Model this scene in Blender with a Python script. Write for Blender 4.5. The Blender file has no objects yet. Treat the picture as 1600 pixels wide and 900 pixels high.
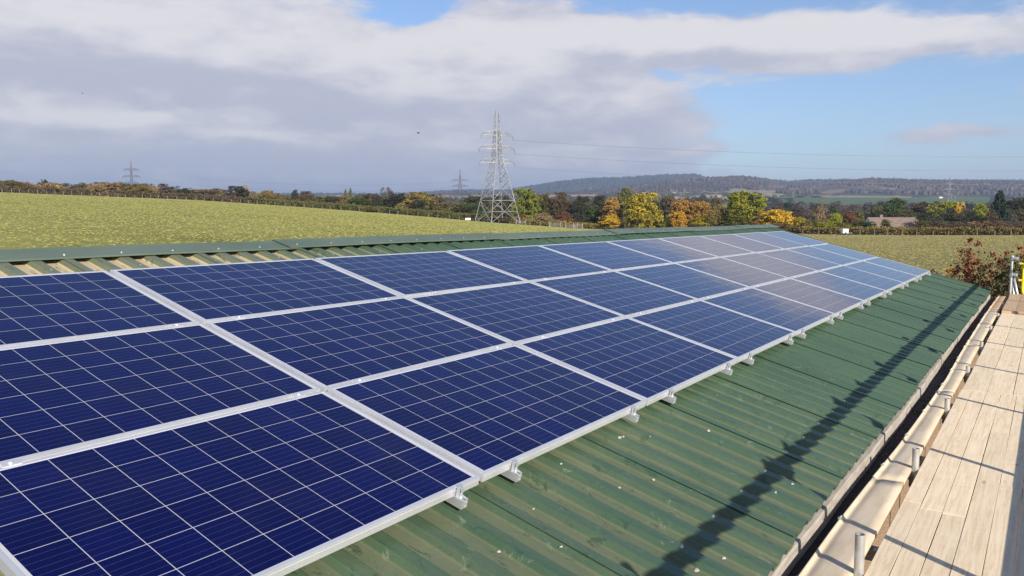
import bpy, math, random
import numpy as np
from mathutils import Vector, Matrix
random.seed(7)
RNG = np.random.default_rng(7)
SC = bpy.context.scene
COL = SC.collection
ZG = 4.2                                   # height of the array corner above the ground
SL = math.radians(14.69)                   # roof pitch
CS, SN = math.cos(SL), math.sin(SL)
CAM = np.array([-2.619, -4.8755, 0.3385 + ZG])
FPX, PITCH, YAW = 1225.66, math.radians(5.286), math.radians(34.41)

# ------------------------------------------------------------------ helpers
class MB:
    def __init__(s): s.v = []; s.f = []; s.m = []
    def add(s, vs, fs, mi=0):
        n = len(s.v); s.v += [tuple(v) for v in vs]
        s.f += [tuple(i + n for i in f) for f in fs]; s.m += [mi] * len(fs); return s
    def box(s, a, b, mi=0, T=None):
        x0, y0, z0 = a; x1, y1, z1 = b
        vs = [(x0,y0,z0),(x1,y0,z0),(x1,y1,z0),(x0,y1,z0),(x0,y0,z1),(x1,y0,z1),(x1,y1,z1),(x0,y1,z1)]
        if T: vs = [T(*v) for v in vs]
        return s.add(vs, [(0,3,2,1),(4,5,6,7),(0,1,5,4),(1,2,6,5),(2,3,7,6),(3,0,4,7)], mi)
    def tube(s, p, q, r, r2=None, n=8, cap=True, mi=0):
        p = Vector(p); q = Vector(q); d = (q - p)
        if d.length < 1e-6: return s
        d.normalize(); r2 = r if r2 is None else r2
        a = d.orthogonal().normalized(); b = d.cross(a)
        vs = []
        for c, rr in ((p, r), (q, r2)):
            for i in range(n):
                t = 2*math.pi*i/n; vs.append(c + a*math.cos(t)*rr + b*math.sin(t)*rr)
        fs = [(i, (i+1) % n, n+(i+1) % n, n+i) for i in range(n)]
        if cap: fs += [tuple(range(n-1, -1, -1)), tuple(range(n, 2*n))]
        return s.add(vs, fs, mi)
    def pipe(s, p, q, ro, ri, n=20):      # open hollow tube
        p = Vector(p); q = Vector(q); d = (q-p).normalized(); a = d.orthogonal().normalized(); b = d.cross(a)
        vs = []
        for c, rr in ((p, ro), (q, ro), (q, ri), (p, ri)):
            for i in range(n):
                t = 2*math.pi*i/n; vs.append(c + a*math.cos(t)*rr + b*math.sin(t)*rr)
        fs = []
        for k in range(4):
            k2 = (k+1) % 4
            fs += [(k*n+i, k*n+(i+1) % n, k2*n+(i+1) % n, k2*n+i) for i in range(n)]
        return s.add(vs, fs)
    def build(s, name, mat, parent=None, smooth=False, bevel=0, M=None):
        me = bpy.data.meshes.new(name)
        vs = s.v
        if M is not None: vs = [tuple(M @ Vector(v)) for v in vs]
        me.from_pydata(vs, [], s.f); me.update()
        mats = mat if isinstance(mat, (list, tuple)) else [mat]
        for m in mats: me.materials.append(m)
        if len(mats) > 1: me.polygons.foreach_set('material_index', s.m)
        if smooth: me.polygons.foreach_set('use_smooth', [True]*len(me.polygons))
        o = bpy.data.objects.new(name, me); COL.objects.link(o)
        if parent: o.parent = parent
        if bevel:
            b = o.modifiers.new('bevel', 'BEVEL'); b.width = bevel; b.segments = 2; b.limit_method = 'ANGLE'; b.harden_normals = False
        return o

def inst(name, me, mat, parent, loc, rot=(0,0,0), sc=1):
    if not me.materials: me.materials.append(mat)
    o = bpy.data.objects.new(name, me); COL.objects.link(o); o.parent = parent; o.location = loc; o.rotation_euler = rot
    o.scale = (sc, sc, sc) if isinstance(sc, (int, float)) else sc
    return o
def mesh_of(mb, name='m'):
    me = bpy.data.meshes.new(name); me.from_pydata(mb.v, [], mb.f); me.update(); return me
def tag(o, label, cat, group=None):
    o['label'] = label; o['category'] = cat
    if group: o['group'] = group
    return o
def thing(name, label, cat, loc=(0,0,0), rot=(0,0,0), group=None):
    o = bpy.data.objects.new(name, None); COL.objects.link(o)
    o.location = loc; o.rotation_euler = rot; o.empty_display_size = .2
    return tag(o, label, cat, group)
def kind(o, k): o['kind'] = k; return o
def copy_tree(o, parent=None):
    c = o.copy(); COL.objects.link(c)
    if parent: c.parent = parent
    for ch in list(o.children): copy_tree(ch, c)
    return c
def R(s, v, n): return Vector((s, -v*CS - n*SN, ZG - v*SN + n*CS))   # roof frame -> world

# pixel (1600x900 photograph) -> direction, used only to survey real positions
def raydir(x, y):
    u = (x-800)/FPX; w = (450-y)/FPX
    f = np.array([math.cos(YAW)*math.cos(PITCH), math.sin(YAW)*math.cos(PITCH), -math.sin(PITCH)])
    r = np.array([math.sin(YAW), -math.cos(YAW), 0.]); up = np.cross(r, f)
    return f + r*u + up*w
def az_of(x):
    d = raydir(x, 336.6); return math.atan2(d[1], d[0])
def zat(x, y, r):
    d = raydir(x, y); return CAM[2] + r*d[2]/math.hypot(d[0], d[1])
def ground_xy(x, r):
    d = raydir(x, 336.6); h = math.hypot(d[0], d[1]); return CAM[0]+r*d[0]/h, CAM[1]+r*d[1]/h

# ------------------------------------------------------------------ materials
def new_mat(name):
    m = bpy.data.materials.new(name); m.use_nodes = True
    nt = m.node_tree; b = nt.nodes['Principled BSDF']; return m, nt, b
def nd(nt, t, **k):
    n = nt.nodes.new(t)
    for a, v in k.items():
        if a.startswith('i_'): n.inputs[a[2:].replace('_', ' ')].default_value = v
        else: setattr(n, a, v)
    return n
def mth(nt, op, a, b=None, c=None, clamp=False):
    n = nt.nodes.new('ShaderNodeMath'); n.operation = op; n.use_clamp = clamp
    for i, x in enumerate((a, b, c)):
        if x is None: continue
        if isinstance(x, (int, float)): n.inputs[i].default_value = x
        else: nt.links.new(x, n.inputs[i])
    return n.outputs[0]
def mixc(nt, f, a, b):
    n = nt.nodes.new('ShaderNodeMix'); n.data_type = 'RGBA'
    for x, i in ((f, 0), (a, 6), (b, 7)):
        if isinstance(x, (int, float)): n.inputs[i].default_value = x
        elif isinstance(x, tuple): n.inputs[i].default_value = (*x[:3], 1)
        else: nt.links.new(x, n.inputs[i])
    return n.outputs[2]
def noise(nt, vec, scale, detail=3, rough=.55, dist=0):
    n = nd(nt, 'ShaderNodeTexNoise'); n.inputs['Scale'].default_value = scale
    n.inputs['Detail'].default_value = detail; n.inputs['Roughness'].default_value = rough
    n.inputs['Distortion'].default_value = dist
    if vec is not None: nt.links.new(vec, n.inputs['Vector'])
    return n.outputs['Fac']
def ramp(nt, f, lo, hi):
    n = nd(nt, 'ShaderNodeMapRange', clamp=True); n.interpolation_type = 'SMOOTHSTEP'
    nt.links.new(f, n.inputs[0]); n.inputs[1].default_value = lo; n.inputs[2].default_value = hi
    return n.outputs[0]
def scaled(nt, vec, sc):
    n = nd(nt, 'ShaderNodeMapping'); n.inputs['Scale'].default_value = sc; nt.links.new(vec, n.inputs['Vector']); return n.outputs[0]
def bump(nt, b, h, dist=.01, strength=1):
    n = nd(nt, 'ShaderNodeBump'); n.inputs['Distance'].default_value = dist; n.inputs['Strength'].default_value = strength
    nt.links.new(h, n.inputs['Height']); nt.links.new(n.outputs[0], b.inputs['Normal'])
def simple(name, c1, c2=None, scale=5, rough=.6, metal=0, sc=(1,1,1), spec=.5, bmp=0, lo=.35, hi=.65, coord='Object', rvar=0):
    m, nt, b = new_mat(name); tc = nd(nt, 'ShaderNodeTexCoord')
    v = scaled(nt, tc.outputs[coord], sc)
    f = noise(nt, v, scale, 5)
    col = mixc(nt, ramp(nt, f, lo, hi), c1, c2 or tuple(x*.8 for x in c1))
    nt.links.new(col, b.inputs['Base Color'])
    b.inputs['Roughness'].default_value = rough; b.inputs['Metallic'].default_value = metal
    b.inputs['Specular IOR Level'].default_value = spec
    if rvar: nt.links.new(mth(nt, 'MULTIPLY_ADD', f, rvar, rough - rvar/2), b.inputs['Roughness'])
    if bmp: bump(nt, b, f, bmp)
    return m

def panel_material():
    m, nt, b = new_mat('solar_cells'); tc = nd(nt, 'ShaderNodeTexCoord')
    sp = nd(nt, 'ShaderNodeSeparateXYZ'); nt.links.new(tc.outputs['Object'], sp.inputs[0])
    x, y = sp.outputs[0], sp.outputs[1]; p = .1588
    gx = mth(nt, 'ADD', mth(nt, 'DIVIDE', x, p), 5.0); gy = mth(nt, 'ADD', mth(nt, 'DIVIDE', y, p), 3.0)
    def edge(g):
        return mth(nt, 'GREATER_THAN', mth(nt, 'ABSOLUTE', mth(nt, 'SUBTRACT', mth(nt, 'FRACT', g), .5)), .4918)
    def outside(g, n):
        return mth(nt, 'GREATER_THAN', mth(nt, 'ABSOLUTE', mth(nt, 'SUBTRACT', g, n/2)), n/2 - .008)
    w = mth(nt, 'MAXIMUM', mth(nt, 'MAXIMUM', edge(gx), edge(gy)), mth(nt, 'MAXIMUM', outside(gx, 10), outside(gy, 6)))
    bus = mth(nt, 'GREATER_THAN', mth(nt, 'ABSOLUTE', mth(nt, 'SUBTRACT', mth(nt, 'FRACT', mth(nt, 'MULTIPLY_ADD', gy, 5, 0)), .5)), .475)
    # each wafer has its own tone and grain
    cb = nd(nt, 'ShaderNodeCombineXYZ'); nt.links.new(mth(nt, 'FLOOR', gx), cb.inputs[0]); nt.links.new(mth(nt, 'FLOOR', gy), cb.inputs[1])
    oi = nd(nt, 'ShaderNodeObjectInfo'); nt.links.new(mth(nt, 'MULTIPLY', oi.outputs['Random'], 50), cb.inputs[2])
    wn = nd(nt, 'ShaderNodeTexWhiteNoise'); nt.links.new(cb.outputs[0], wn.inputs['Vector'])
    vor = nd(nt, 'ShaderNodeTexVoronoi'); vor.inputs['Scale'].default_value = 90; nt.links.new(tc.outputs['Object'], vor.inputs['Vector'])
    vs = nd(nt, 'ShaderNodeSeparateColor'); nt.links.new(vor.outputs['Color'], vs.inputs[0])
    tone = mth(nt, 'MULTIPLY_ADD', vs.outputs[0], .35, mth(nt, 'MULTIPLY', wn.outputs['Value'], .65))
    cell = mixc(nt, tone, (.0016, .0024, .040), (.0026, .0042, .064))
    c = mixc(nt, mth(nt, 'MULTIPLY', bus, .11), cell, (.35, .36, .42))
    c = mixc(nt, w, c, (.44, .44, .46))
    dust = noise(nt, tc.outputs['Object'], 2.2, 5, .6)
    c = mixc(nt, mth(nt, 'MULTIPLY', ramp(nt, dust, .45, .8), .012), c, (.4, .36, .3))
    nt.links.new(c, b.inputs['Base Color'])
    b.inputs['Roughness'].default_value = .07; b.inputs['IOR'].default_value = 1.30
    nt.links.new(mth(nt, 'MULTIPLY_ADD', dust, .05, .045), b.inputs['Roughness'])
    b.inputs['Specular IOR Level'].default_value = .5
    bump(nt, b, noise(nt, tc.outputs['Object'], 3.0, 1), .0015)
    return m

def roof_material():
    m, nt, b = new_mat('green_sheet'); tc = nd(nt, 'ShaderNodeTexCoord')
    sp = nd(nt, 'ShaderNodeSeparateXYZ'); nt.links.new(tc.outputs['Object'], sp.inputs[0])
    x, y, z = sp.outputs          # local: x along the ridge, y up-slope, z normal
    v = scaled(nt, tc.outputs['Object'], (3.2, .55, 1)); n1 = noise(nt, v, 2.2, 7, .68)
    n2 = noise(nt, scaled(nt, tc.outputs['Object'], (1, .5, 1)), .8, 4)
    n3 = noise(nt, tc.outputs['Object'], 26, 5, .7)
    low = ramp(nt, z, -.130, -.139)                       # dirt settles in the pans
    near = ramp(nt, x, 9.0, -1.0)
    up = ramp(nt, y, -3.1, -.4)
    nearx = ramp(nt, x, 4.0, .5)
    d = mth(nt, 'MULTIPLY_ADD', near, .40, mth(nt, 'MULTIPLY_ADD', n1, .9, -.38))
    d = mth(nt, 'ADD', d, mth(nt, 'MULTIPLY_ADD', n3, .35, -.17))
    d = mth(nt, 'ADD', d, mth(nt, 'MULTIPLY_ADD', low, .58, -.32))
    d = mth(nt, 'ADD', d, mth(nt, 'MULTIPLY', mth(nt, 'MULTIPLY', up, nearx), .85), clamp=True)
    green = mixc(nt, ramp(nt, n2, .3, .7), (.040, .080, .046), (.056, .102, .056))
    dirt = mixc(nt, mth(nt, 'MULTIPLY', mth(nt, 'MULTIPLY', up, nearx), low), (.135, .145, .088), (.46, .38, .24))
    c = mixc(nt, mth(nt, 'MULTIPLY', d, .95), green, dirt)
    wet = ramp(nt, noise(nt, scaled(nt, tc.outputs['Object'], (2.5, 1, 1)), 7, 5, .75, .6), .57, .64)
    c = mixc(nt, mth(nt, 'MULTIPLY', wet, mth(nt, 'MULTIPLY', near, .7)), c, (.024, .052, .032))
    pale = ramp(nt, noise(nt, scaled(nt, tc.outputs['Object'], (2, 1, 1)), 9, 5, .8, .5), .60, .66)
    c = mixc(nt, mth(nt, 'MULTIPLY', pale, mth(nt, 'MULTIPLY', near, .28)), c, (.30, .31, .24))
    nt.links.new(c, b.inputs['Base Color'])
    nt.links.new(mth(nt, 'MULTIPLY_ADD', n1, .35, .28), b.inputs['Roughness'])
    bump(nt, b, n3, .0012)
    return m

def board_material(name, c1, c2, c3):
    m, nt, b = new_mat(name); tc = nd(nt, 'ShaderNodeTexCoord'); oi = nd(nt, 'ShaderNodeObjectInfo')
    off = nd(nt, 'ShaderNodeVectorMath'); off.operation = 'ADD'
    cb = nd(nt, 'ShaderNodeCombineXYZ')
    for i, k in enumerate((37, 11, 5)): nt.links.new(mth(nt, 'MULTIPLY', oi.outputs['Random'], k), cb.inputs[i])
    nt.links.new(tc.outputs['Object'], off.inputs[0]); nt.links.new(cb.outputs[0], off.inputs[1])
    P = off.outputs[0]
    grain = noise(nt, scaled(nt, P, (1.3, 26, 26)), 2.2, 6, .65, .5)
    saw = noise(nt, scaled(nt, P, (28, 1.8, 5)), 1.3, 3, .6, 1.2)
    blot = noise(nt, scaled(nt, P, (1, 2.2, 1)), 2.1, 5, .65)
    c = mixc(nt, ramp(nt, grain, .38, .68), c1, c2)
    c = mixc(nt, mth(nt, 'MULTIPLY', ramp(nt, saw, .52, .68), .35), c, c3)
    c = mixc(nt, mth(nt, 'MULTIPLY', ramp(nt, blot, .50, .75), .5), c, c3)
    vor = nd(nt, 'ShaderNodeTexVoronoi'); vor.inputs['Scale'].default_value = 1.0
    nt.links.new(scaled(nt, P, (2.4, 7.5, 1)), vor.inputs['Vector'])
    knot = ramp(nt, vor.outputs['Distance'], .12, .05)
    c = mixc(nt, mth(nt, 'MULTIPLY', knot, .55), c, tuple(x*.42 for x in c2))
    hv = nd(nt, 'ShaderNodeHueSaturation'); nt.links.new(c, hv.inputs['Color'])
    nt.links.new(mth(nt, 'MULTIPLY_ADD', oi.outputs['Random'], .16, .91), hv.inputs['Value'])
    nt.links.new(hv.outputs[0], b.inputs['Base Color']); b.inputs['Roughness'].default_value = .8
    b.inputs['Specular IOR Level'].default_value = .25
    bump(nt, b, mth(nt, 'ADD', grain, saw), .0012)
    return m

def leaf_material(name, ca, cb_, var=.5):
    m, nt, b = new_mat(name); tc = nd(nt, 'ShaderNodeTexCoord'); oi = nd(nt, 'ShaderNodeObjectInfo')
    g = nd(nt, 'ShaderNodeNewGeometry')
    f = noise(nt, g.outputs['Position'], .55, 3, .7); f2 = noise(nt, g.outputs['Position'], 3.7, 2)
    t = mth(nt, 'ADD', mth(nt, 'MULTIPLY', ramp(nt, f, .3, .7), .6), mth(nt, 'MULTIPLY_ADD', f2, .6, -.1), clamp=True)
    c = mixc(nt, t, ca, cb_)
    hv = nd(nt, 'ShaderNodeHueSaturation'); nt.links.new(c, hv.inputs['Color'])
    nt.links.new(mth(nt, 'MULTIPLY_ADD', oi.outputs['Random'], .35, .82), hv.inputs['Value'])
    nt.links.new(mth(nt, 'MULTIPLY_ADD', oi.outputs['Random'], .02, .49), hv.inputs['Hue'])
    nt.links.new(hv.outputs[0], b.inputs['Base Color'])
    b.inputs['Roughness'].default_value = .75; b.inputs['Specular IOR Level'].default_value = .15
    return m

M = {}
M['cells'] = panel_material(); M['roof'] = roof_material()
M['alu'] = simple('anodised_aluminium', (.78,.78,.80), (.70,.70,.72), 3, .40, .6, rvar=.1)
M['alu_rail'] = simple('mill_aluminium', (.74,.75,.77), (.66,.67,.70), 8, .38, .7)
M['backsheet'] = simple('backsheet', (.6,.6,.6))
M['ridge'] = simple('ridge_green', (.115,.145,.105), (.088,.118,.084), 1.5, .52, 0, rvar=.15)
M['screw'] = simple('screw_head', (.42,.42,.40), (.3,.3,.28), 40, .4, .6)
M['board'] = board_material('pale_timber', (.80,.65,.455), (.66,.505,.33), (.84,.72,.54))
M['board_dark'] = board_material('tan_timber', (.52,.36,.22), (.44,.30,.18), (.60,.45,.30))
M['lip'] = simple('beige_cement_sheet', (.62,.51,.37), (.52,.42,.295), 3, .75, 0, (1,5,5), bmp=.001)
M['fleck'] = simple('grey_lichen', (.50,.47,.40), (.36,.33,.27), 40, .9)
M['lip_grey'] = simple('grey_gutter_lip', (.40,.36,.31), (.30,.26,.22), 6, .7, 0, (1,6,6))
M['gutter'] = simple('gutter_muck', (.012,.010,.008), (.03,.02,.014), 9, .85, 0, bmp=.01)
M['rust'] = simple('rusty_steel', (.10,.045,.03), (.04,.02,.015), 7, .8)
M['galv'] = simple('galvanised_steel', (.58,.58,.57), (.44,.44,.43), 14, .42, .65, rvar=.2)
M['galv_dark'] = simple('weathered_coupler', (.36,.36,.36), (.22,.21,.20), 30, .5, .6)
M['rust_cyan'] = M['galv_dark']
M['yellow'] = simple('yellow_paint', (.80,.62,.02), (.72,.54,.02), 6, .4)
M['wall'] = simple('wall_sheet', (.10,.14,.10), (.08,.11,.08), 2, .7)
M['pylon_pale'] = simple('pale_galvanised', (.36,.36,.35), (.20,.20,.20), .4, .5, .2)
M['pylon_mid'] = simple('grey_galvanised', (.22,.22,.22), (.16,.16,.17), .4, .6, .2)
M['pylon_dark'] = simple('weathered_galvanised', (.05,.05,.06), (.035,.035,.04), .4, .6, .2)
M['wire'] = simple('conductor', (.16,.16,.18), (.13,.13,.14), 1, .5, .3)
M['glass_ins'] = simple('insulator', (.20,.17,.15), None, 1, .3)
M['post'] = simple('fence_post_wood', (.36,.31,.24), (.20,.17,.13), 3, .85)
M['bark'] = simple('bark', (.10,.075,.055), (.06,.045,.035), 4, .9, 0, (1,1,.3), bmp=.02)
M['bark_pale'] = simple('pale_bark', (.38,.33,.27), (.25,.20,.16), 4, .85)
M['tile'] = simple('roof_tiles', (.215,.155,.12), (.15,.11,.085), .8, .8, 0, (1,1,4))
M['render'] = simple('white_render', (.72,.70,.66), (.62,.60,.56), .6, .8)
M['glass_dark'] = simple('dark_window', (.03,.035,.04), None, 1, .15)
M['white'] = simple('white_paint', (.78,.77,.74), (.68,.67,.64), 2, .5)
M['rubber'] = simple('rubber', (.02,.02,.02), None, 2, .7)
M['bird'] = simple('dark_feathers', (.015,.014,.014), None, 2, .6)
M['pebble'] = simple('pebbledash', (.36,.24,.15), (.13,.085,.055), 60, .9, 0, bmp=.006, lo=.40, hi=.60)
M['gravel'] = simple('gravel', (.36,.23,.14), (.17,.11,.075), 30, .9, 0, bmp=.02, lo=.42, hi=.58)
LEAF = {
 'green': leaf_material('leaf_green', (.10,.115,.016), (.20,.195,.028)),
 'yellowgreen': leaf_material('leaf_yellowgreen', (.15,.17,.018), (.30,.29,.030)),
 'yellow': leaf_material('leaf_yellow', (.14,.14,.016), (.55,.41,.035)),
 'gold': leaf_material('leaf_gold', (.36,.20,.025), (.66,.40,.035)),
 'orange': leaf_material('leaf_orange', (.21,.115,.03), (.41,.22,.055)),
 'ochre': leaf_material('leaf_ochre', (.12,.095,.03), (.235,.165,.05)),
 'tan': leaf_material('leaf_tan', (.20,.14,.07), (.36,.26,.13)),
 'brown': leaf_material('leaf_brown', (.062,.046,.028), (.12,.085,.045)),
 'russet': leaf_material('leaf_russet', (.14,.075,.035), (.25,.13,.055)),
 'dark': leaf_material('leaf_dark', (.028,.032,.018), (.06,.058,.028)),
 'olive': leaf_material('leaf_olive', (.06,.062,.02), (.125,.115,.035)),
 'conifer': leaf_material('leaf_conifer', (.015,.028,.018), (.035,.055,.028)),
 'purple': leaf_material('twig_purple', (.075,.055,.05), (.13,.10,.08)),
 'red': leaf_material('leaf_red', (.10,.028,.018), (.30,.10,.045)),
 'midgreen': leaf_material('leaf_midgreen', (.035,.06,.018), (.08,.11,.03)),
}

# ------------------------------------------------------------------ camera, world, sun
cam = bpy.data.cameras.new('camera'); co = bpy.data.objects.new('camera', cam); COL.objects.link(co)
co.location = CAM; co.rotation_euler = (math.pi/2 - PITCH, 0, YAW - math.pi/2)
cam.sensor_width = 36; cam.lens = 36*FPX/1600; cam.clip_start = .05; cam.clip_end = 30000
SC.camera = co
SUN_EL = math.radians(25); SUN_AZ = math.radians(90-33)   # shadows fall toward this heading
ldir = Vector((math.cos(SUN_AZ)*math.cos(SUN_EL), math.sin(SUN_AZ)*math.cos(SUN_EL), -math.sin(SUN_EL)))
sun = bpy.data.lights.new('sun', 'SUN'); sun.energy = 5.0; sun.angle = math.radians(.5); sun.color = (1, .93, .82)
so = bpy.data.objects.new('sun', sun); COL.objects.link(so); so.rotation_euler = ldir.to_track_quat('-Z', 'Y').to_euler()
so.location = (0, 0, 60)

def world():
    w = bpy.data.worlds.new('World'); SC.world = w; w.use_nodes = True; nt = w.node_tree
    for n in list(nt.nodes): nt.nodes.remove(n)
    out = nd(nt, 'ShaderNodeOutputWorld')
    sky = nd(nt, 'ShaderNodeTexSky'); sky.sky_type = 'NISHITA'; sky.sun_disc = False
    sky.sun_elevation = SUN_EL; sky.sun_rotation = math.atan2(-ldir.x, -ldir.y) % (2*math.pi)
    sky.air_density = 1.0; sky.dust_density = .6; sky.ozone_density = 1.6; sky.altitude = 50
    bg = nd(nt, 'ShaderNodeBackground'); bg.inputs[1].default_value = SKY_STR; tint = mixc(nt, 1.0, (1,1,1), (1,1,1)); tn = tint.node; tn.blend_type = 'MULTIPLY'; nt.links.new(sky.outputs[0], tn.inputs[6]); tn.inputs[7].default_value = (.90, .96, 1.12, 1); nt.links.new(tint, bg.inputs[0])
    tc = nd(nt, 'ShaderNodeTexCoord'); sp = nd(nt, 'ShaderNodeSeparateXYZ'); nt.links.new(tc.outputs['Generated'], sp.inputs[0])
    deg = 180/math.pi
    az = mth(nt, 'MULTIPLY', mth(nt, 'ARCTAN2', sp.outputs[1], sp.outputs[0]), deg)
    el = mth(nt, 'MULTIPLY', mth(nt, 'ARCSINE', sp.outputs[2]), deg)
    cb = nd(nt, 'ShaderNodeCombineXYZ'); nt.links.new(mth(nt, 'MULTIPLY', az, .085), cb.inputs[0]); nt.links.new(mth(nt, 'MULTIPLY', el, .24), cb.inputs[1])
    nA = noise(nt, cb.outputs[0], 1.0, 7, .56, .15); 
    cb2 = nd(nt, 'ShaderNodeCombineXYZ'); nt.links.new(mth(nt, 'MULTIPLY_ADD', az, .06, 9), cb2.inputs[0]); nt.links.new(mth(nt, 'MULTIPLY_ADD', el, .30, 3), cb2.inputs[1])
    nB = noise(nt, cb2.outputs[0], 1.3, 5, .55, .2)
    azw = mth(nt, 'ADD', az, mth(nt, 'MULTIPLY_ADD', nB, 9, -4.5)); elw = mth(nt, 'ADD', el, mth(nt, 'MULTIPLY_ADD', nA, 2.6, -1.3))
    def blob(a, e, sa, se, wgt):
        x = mth(nt, 'DIVIDE', mth(nt, 'SUBTRACT', azw, a), sa); y = mth(nt, 'DIVIDE', mth(nt, 'SUBTRACT', elw, e), se)
        q = mth(nt, 'ADD', mth(nt, 'MULTIPLY', x, x), mth(nt, 'MULTIPLY', y, y))
        return mth(nt, 'MULTIPLY', mth(nt, 'EXPONENT', mth(nt, 'MULTIPLY', q, -1)), wgt)
    def total(bl, start):
        t = start
        for q in bl: t = mth(nt, 'ADD', t, blob(*q))
        return t
    cov = total([(40,27,60,8,-1.6),(40,44,80,14,-1.6),(25,19,22,3,-.9),(62,10.5,24,6.5,1.5),(58,3,26,4,1.1),(34,12.3,7,3.2,1.1),(36,7,12,5,.7),(18,11.9,11,1.7,1.35),(9,10.8,6,1.2,1.2),
                 (25.5,7.6,5,1.1,.55),(26,3.5,9,2.6,.5),(4.8,5.2,3.6,.55,.75),(1.5,7.2,3,.8,.5),(0,10.5,4,1.2,.7),
                 (42.0,14.6,2.6,1.7,-1.0),(66,8.0,6,.6,-.55),(24,15.6,9,.9,-.9),(33.5,9.3,2.0,1.2,-.35),(-60,30,50,18,.8),(-140,25,45,15,.6),(150,30,30,20,.7)],
                mth(nt, 'MULTIPLY_ADD', nA, 1.1, -.55))
    cb3 = nd(nt, 'ShaderNodeCombineXYZ'); nt.links.new(mth(nt, 'MULTIPLY', az, .22), cb3.inputs[0]); nt.links.new(mth(nt, 'MULTIPLY', el, .62), cb3.inputs[1])
    nC = noise(nt, cb3.outputs[0], 1.0, 6, .6, .3)
    cov = mth(nt, 'ADD', cov, mth(nt, 'MULTIPLY_ADD', nC, 1.2, -.6))
    mask = mth(nt, 'MULTIPLY', ramp(nt, cov, .22, .72), .96)
    shd = total([(45,11.2,9,2.0,.55),(62,12.8,14,2.2,.6),(63,6.3,7,.55,.75),(52,5.3,5,.4,.5),(34,12,6,1.4,.55),(18,12.4,12,1.1,1.1),(10,11.2,6,.9,.9),(39,9.6,6,.9,.3),(27,8,4,.8,.2),
                 (60,9.0,12,1.2,-.5),(45,7.6,12,.8,-.3),(50,2,30,3,-.35),(20,10.6,10,.8,-.4)],
                mth(nt, 'MULTIPLY_ADD', nB, .9, -.08))
    shd = mth(nt, 'ADD', shd, mth(nt, 'MULTIPLY_ADD', nC, 1.9, -.90))
    cc = mixc(nt, ramp(nt, shd, 0, 1.15), (.56,.56,.65), (.86,.83,.83))
    bc = nd(nt, 'ShaderNodeBackground'); bc.inputs[1].default_value = CLOUD_STR; nt.links.new(cc, bc.inputs[0])
    mx = nd(nt, 'ShaderNodeMixShader'); nt.links.new(mask, mx.inputs[0]); nt.links.new(bg.outputs[0], mx.inputs[1]); nt.links.new(bc.outputs[0], mx.inputs[2])
    nt.links.new(mx.outputs[0], out.inputs[0])
EXPO = .65
SKY_STR = .085; CLOUD_STR = 1/(2**EXPO)
world()
vs_ = SC.view_settings; vs_.view_transform = 'Standard'; vs_.look = 'None'; vs_.gamma = 1; vs_.exposure = EXPO; vs_.use_curve_mapping = False

# ------------------------------------------------------------------ terrain
def vnoise(x, y, seed=0):
    xi = np.floor(x).astype(np.int64); yi = np.floor(y).astype(np.int64); fx = x-xi; fy = y-yi
    fx = fx*fx*(3-2*fx); fy = fy*fy*(3-2*fy)
    def h(a, b):
        n = (a*374761393 + b*668265263 + seed*1442695041) & 0xffffffff
        n = ((n ^ (n >> 13))*1274126177) & 0xffffffff
        return ((n ^ (n >> 16)) & 0xffff)/65535.
    return (h(xi,yi)*(1-fx)+h(xi+1,yi)*fx)*(1-fy)+(h(xi,yi+1)*(1-fx)+h(xi+1,yi+1)*fx)*fy
def fbm(x, y, o=4, seed=0):
    t = 0; a = .5
    for k in range(o): t = t + a*vnoise(x*2**k, y*2**k, seed+k); a *= .5
    return t
PX  = [-400,   0, 300, 600, 760, 900,1000,1100,1200,1300,1400,1600,2000]
RE  = [ 280, 280, 280, 250, 235, 225, 215, 207, 200, 190, 185, 180, 180]
YE  = [ 298, 300, 312, 333, 347, 357, 361, 362.5, 364, 366.6, 367.4, 367.6, 367.6]
DV  = [   2,   2,   2,   3,   3,   2,   2,   2,   2,   3,   3,   3,   3]     # fall beyond the field edge
Y1  = [ 322, 322, 322, 324, 323, 325, 325, 322, 326, 329, 329, 329, 329]     # r=1000
Y2  = [ 318, 318, 318, 319, 317, 317, 315, 315, 320, 321.5,321.5,321.5,321.5]  # r=1250
Y3  = [ 312, 312, 312, 312, 312, 311, 307, 305, 309, 308.5, 309, 311, 311]     # r=2000
Y4  = [ 309, 309, 309, 308, 308, 308, 303, 302, 304, 306, 307, 309, 309]     # r=2500
PXF = [-400, 700, 800, 900, 950,1000,1050,1100,1150,1180,1210,1230,1260,1290,1320,1360,1450,1600,2000]
YF  = [ 306, 306, 306, 303, 298, 290, 283,280.5,277,279.5,286,289,290,287,284,281,285,286,286]
PXB = [-400, 500, 600, 660, 690, 740, 780, 800, 830, 870, 920, 960,1000,1030,1080,1094,1100,1150,1180,1200,1230,1260,1320,1400,1500,1600,2000]
YB  = [ 304, 304, 304, 302, 299, 298, 299, 296, 291.5,285,280,279,277,274.5,273.5,276,279.5,281,281,282,285,282.5,283,283,284,284.5,286]
def prof(px, ys, r, xs=PX):
    xs2 = np.array([az_of(x) for x in xs])[::-1]; zs = np.array([zat(x, y, r) for x, y in zip(xs, ys)])[::-1]
    return xs2, zs
AZT = np.linspace(-math.pi, math.pi, 4001)
def tab(xs, vals):
    a = np.array([az_of(x) for x in xs])[::-1]; return np.interp(AZT, a, np.array(vals)[::-1])
T_re = tab(PX, RE)
T_ze = tab(PX, [zat(x, y, r) for x, y, r in zip(PX, YE, RE)])
T_dv = tab(PX, DV)
def tz(ys, r, xs=PX): return tab(xs, [zat(x, y, r) for x, y in zip(xs, ys)])
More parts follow.
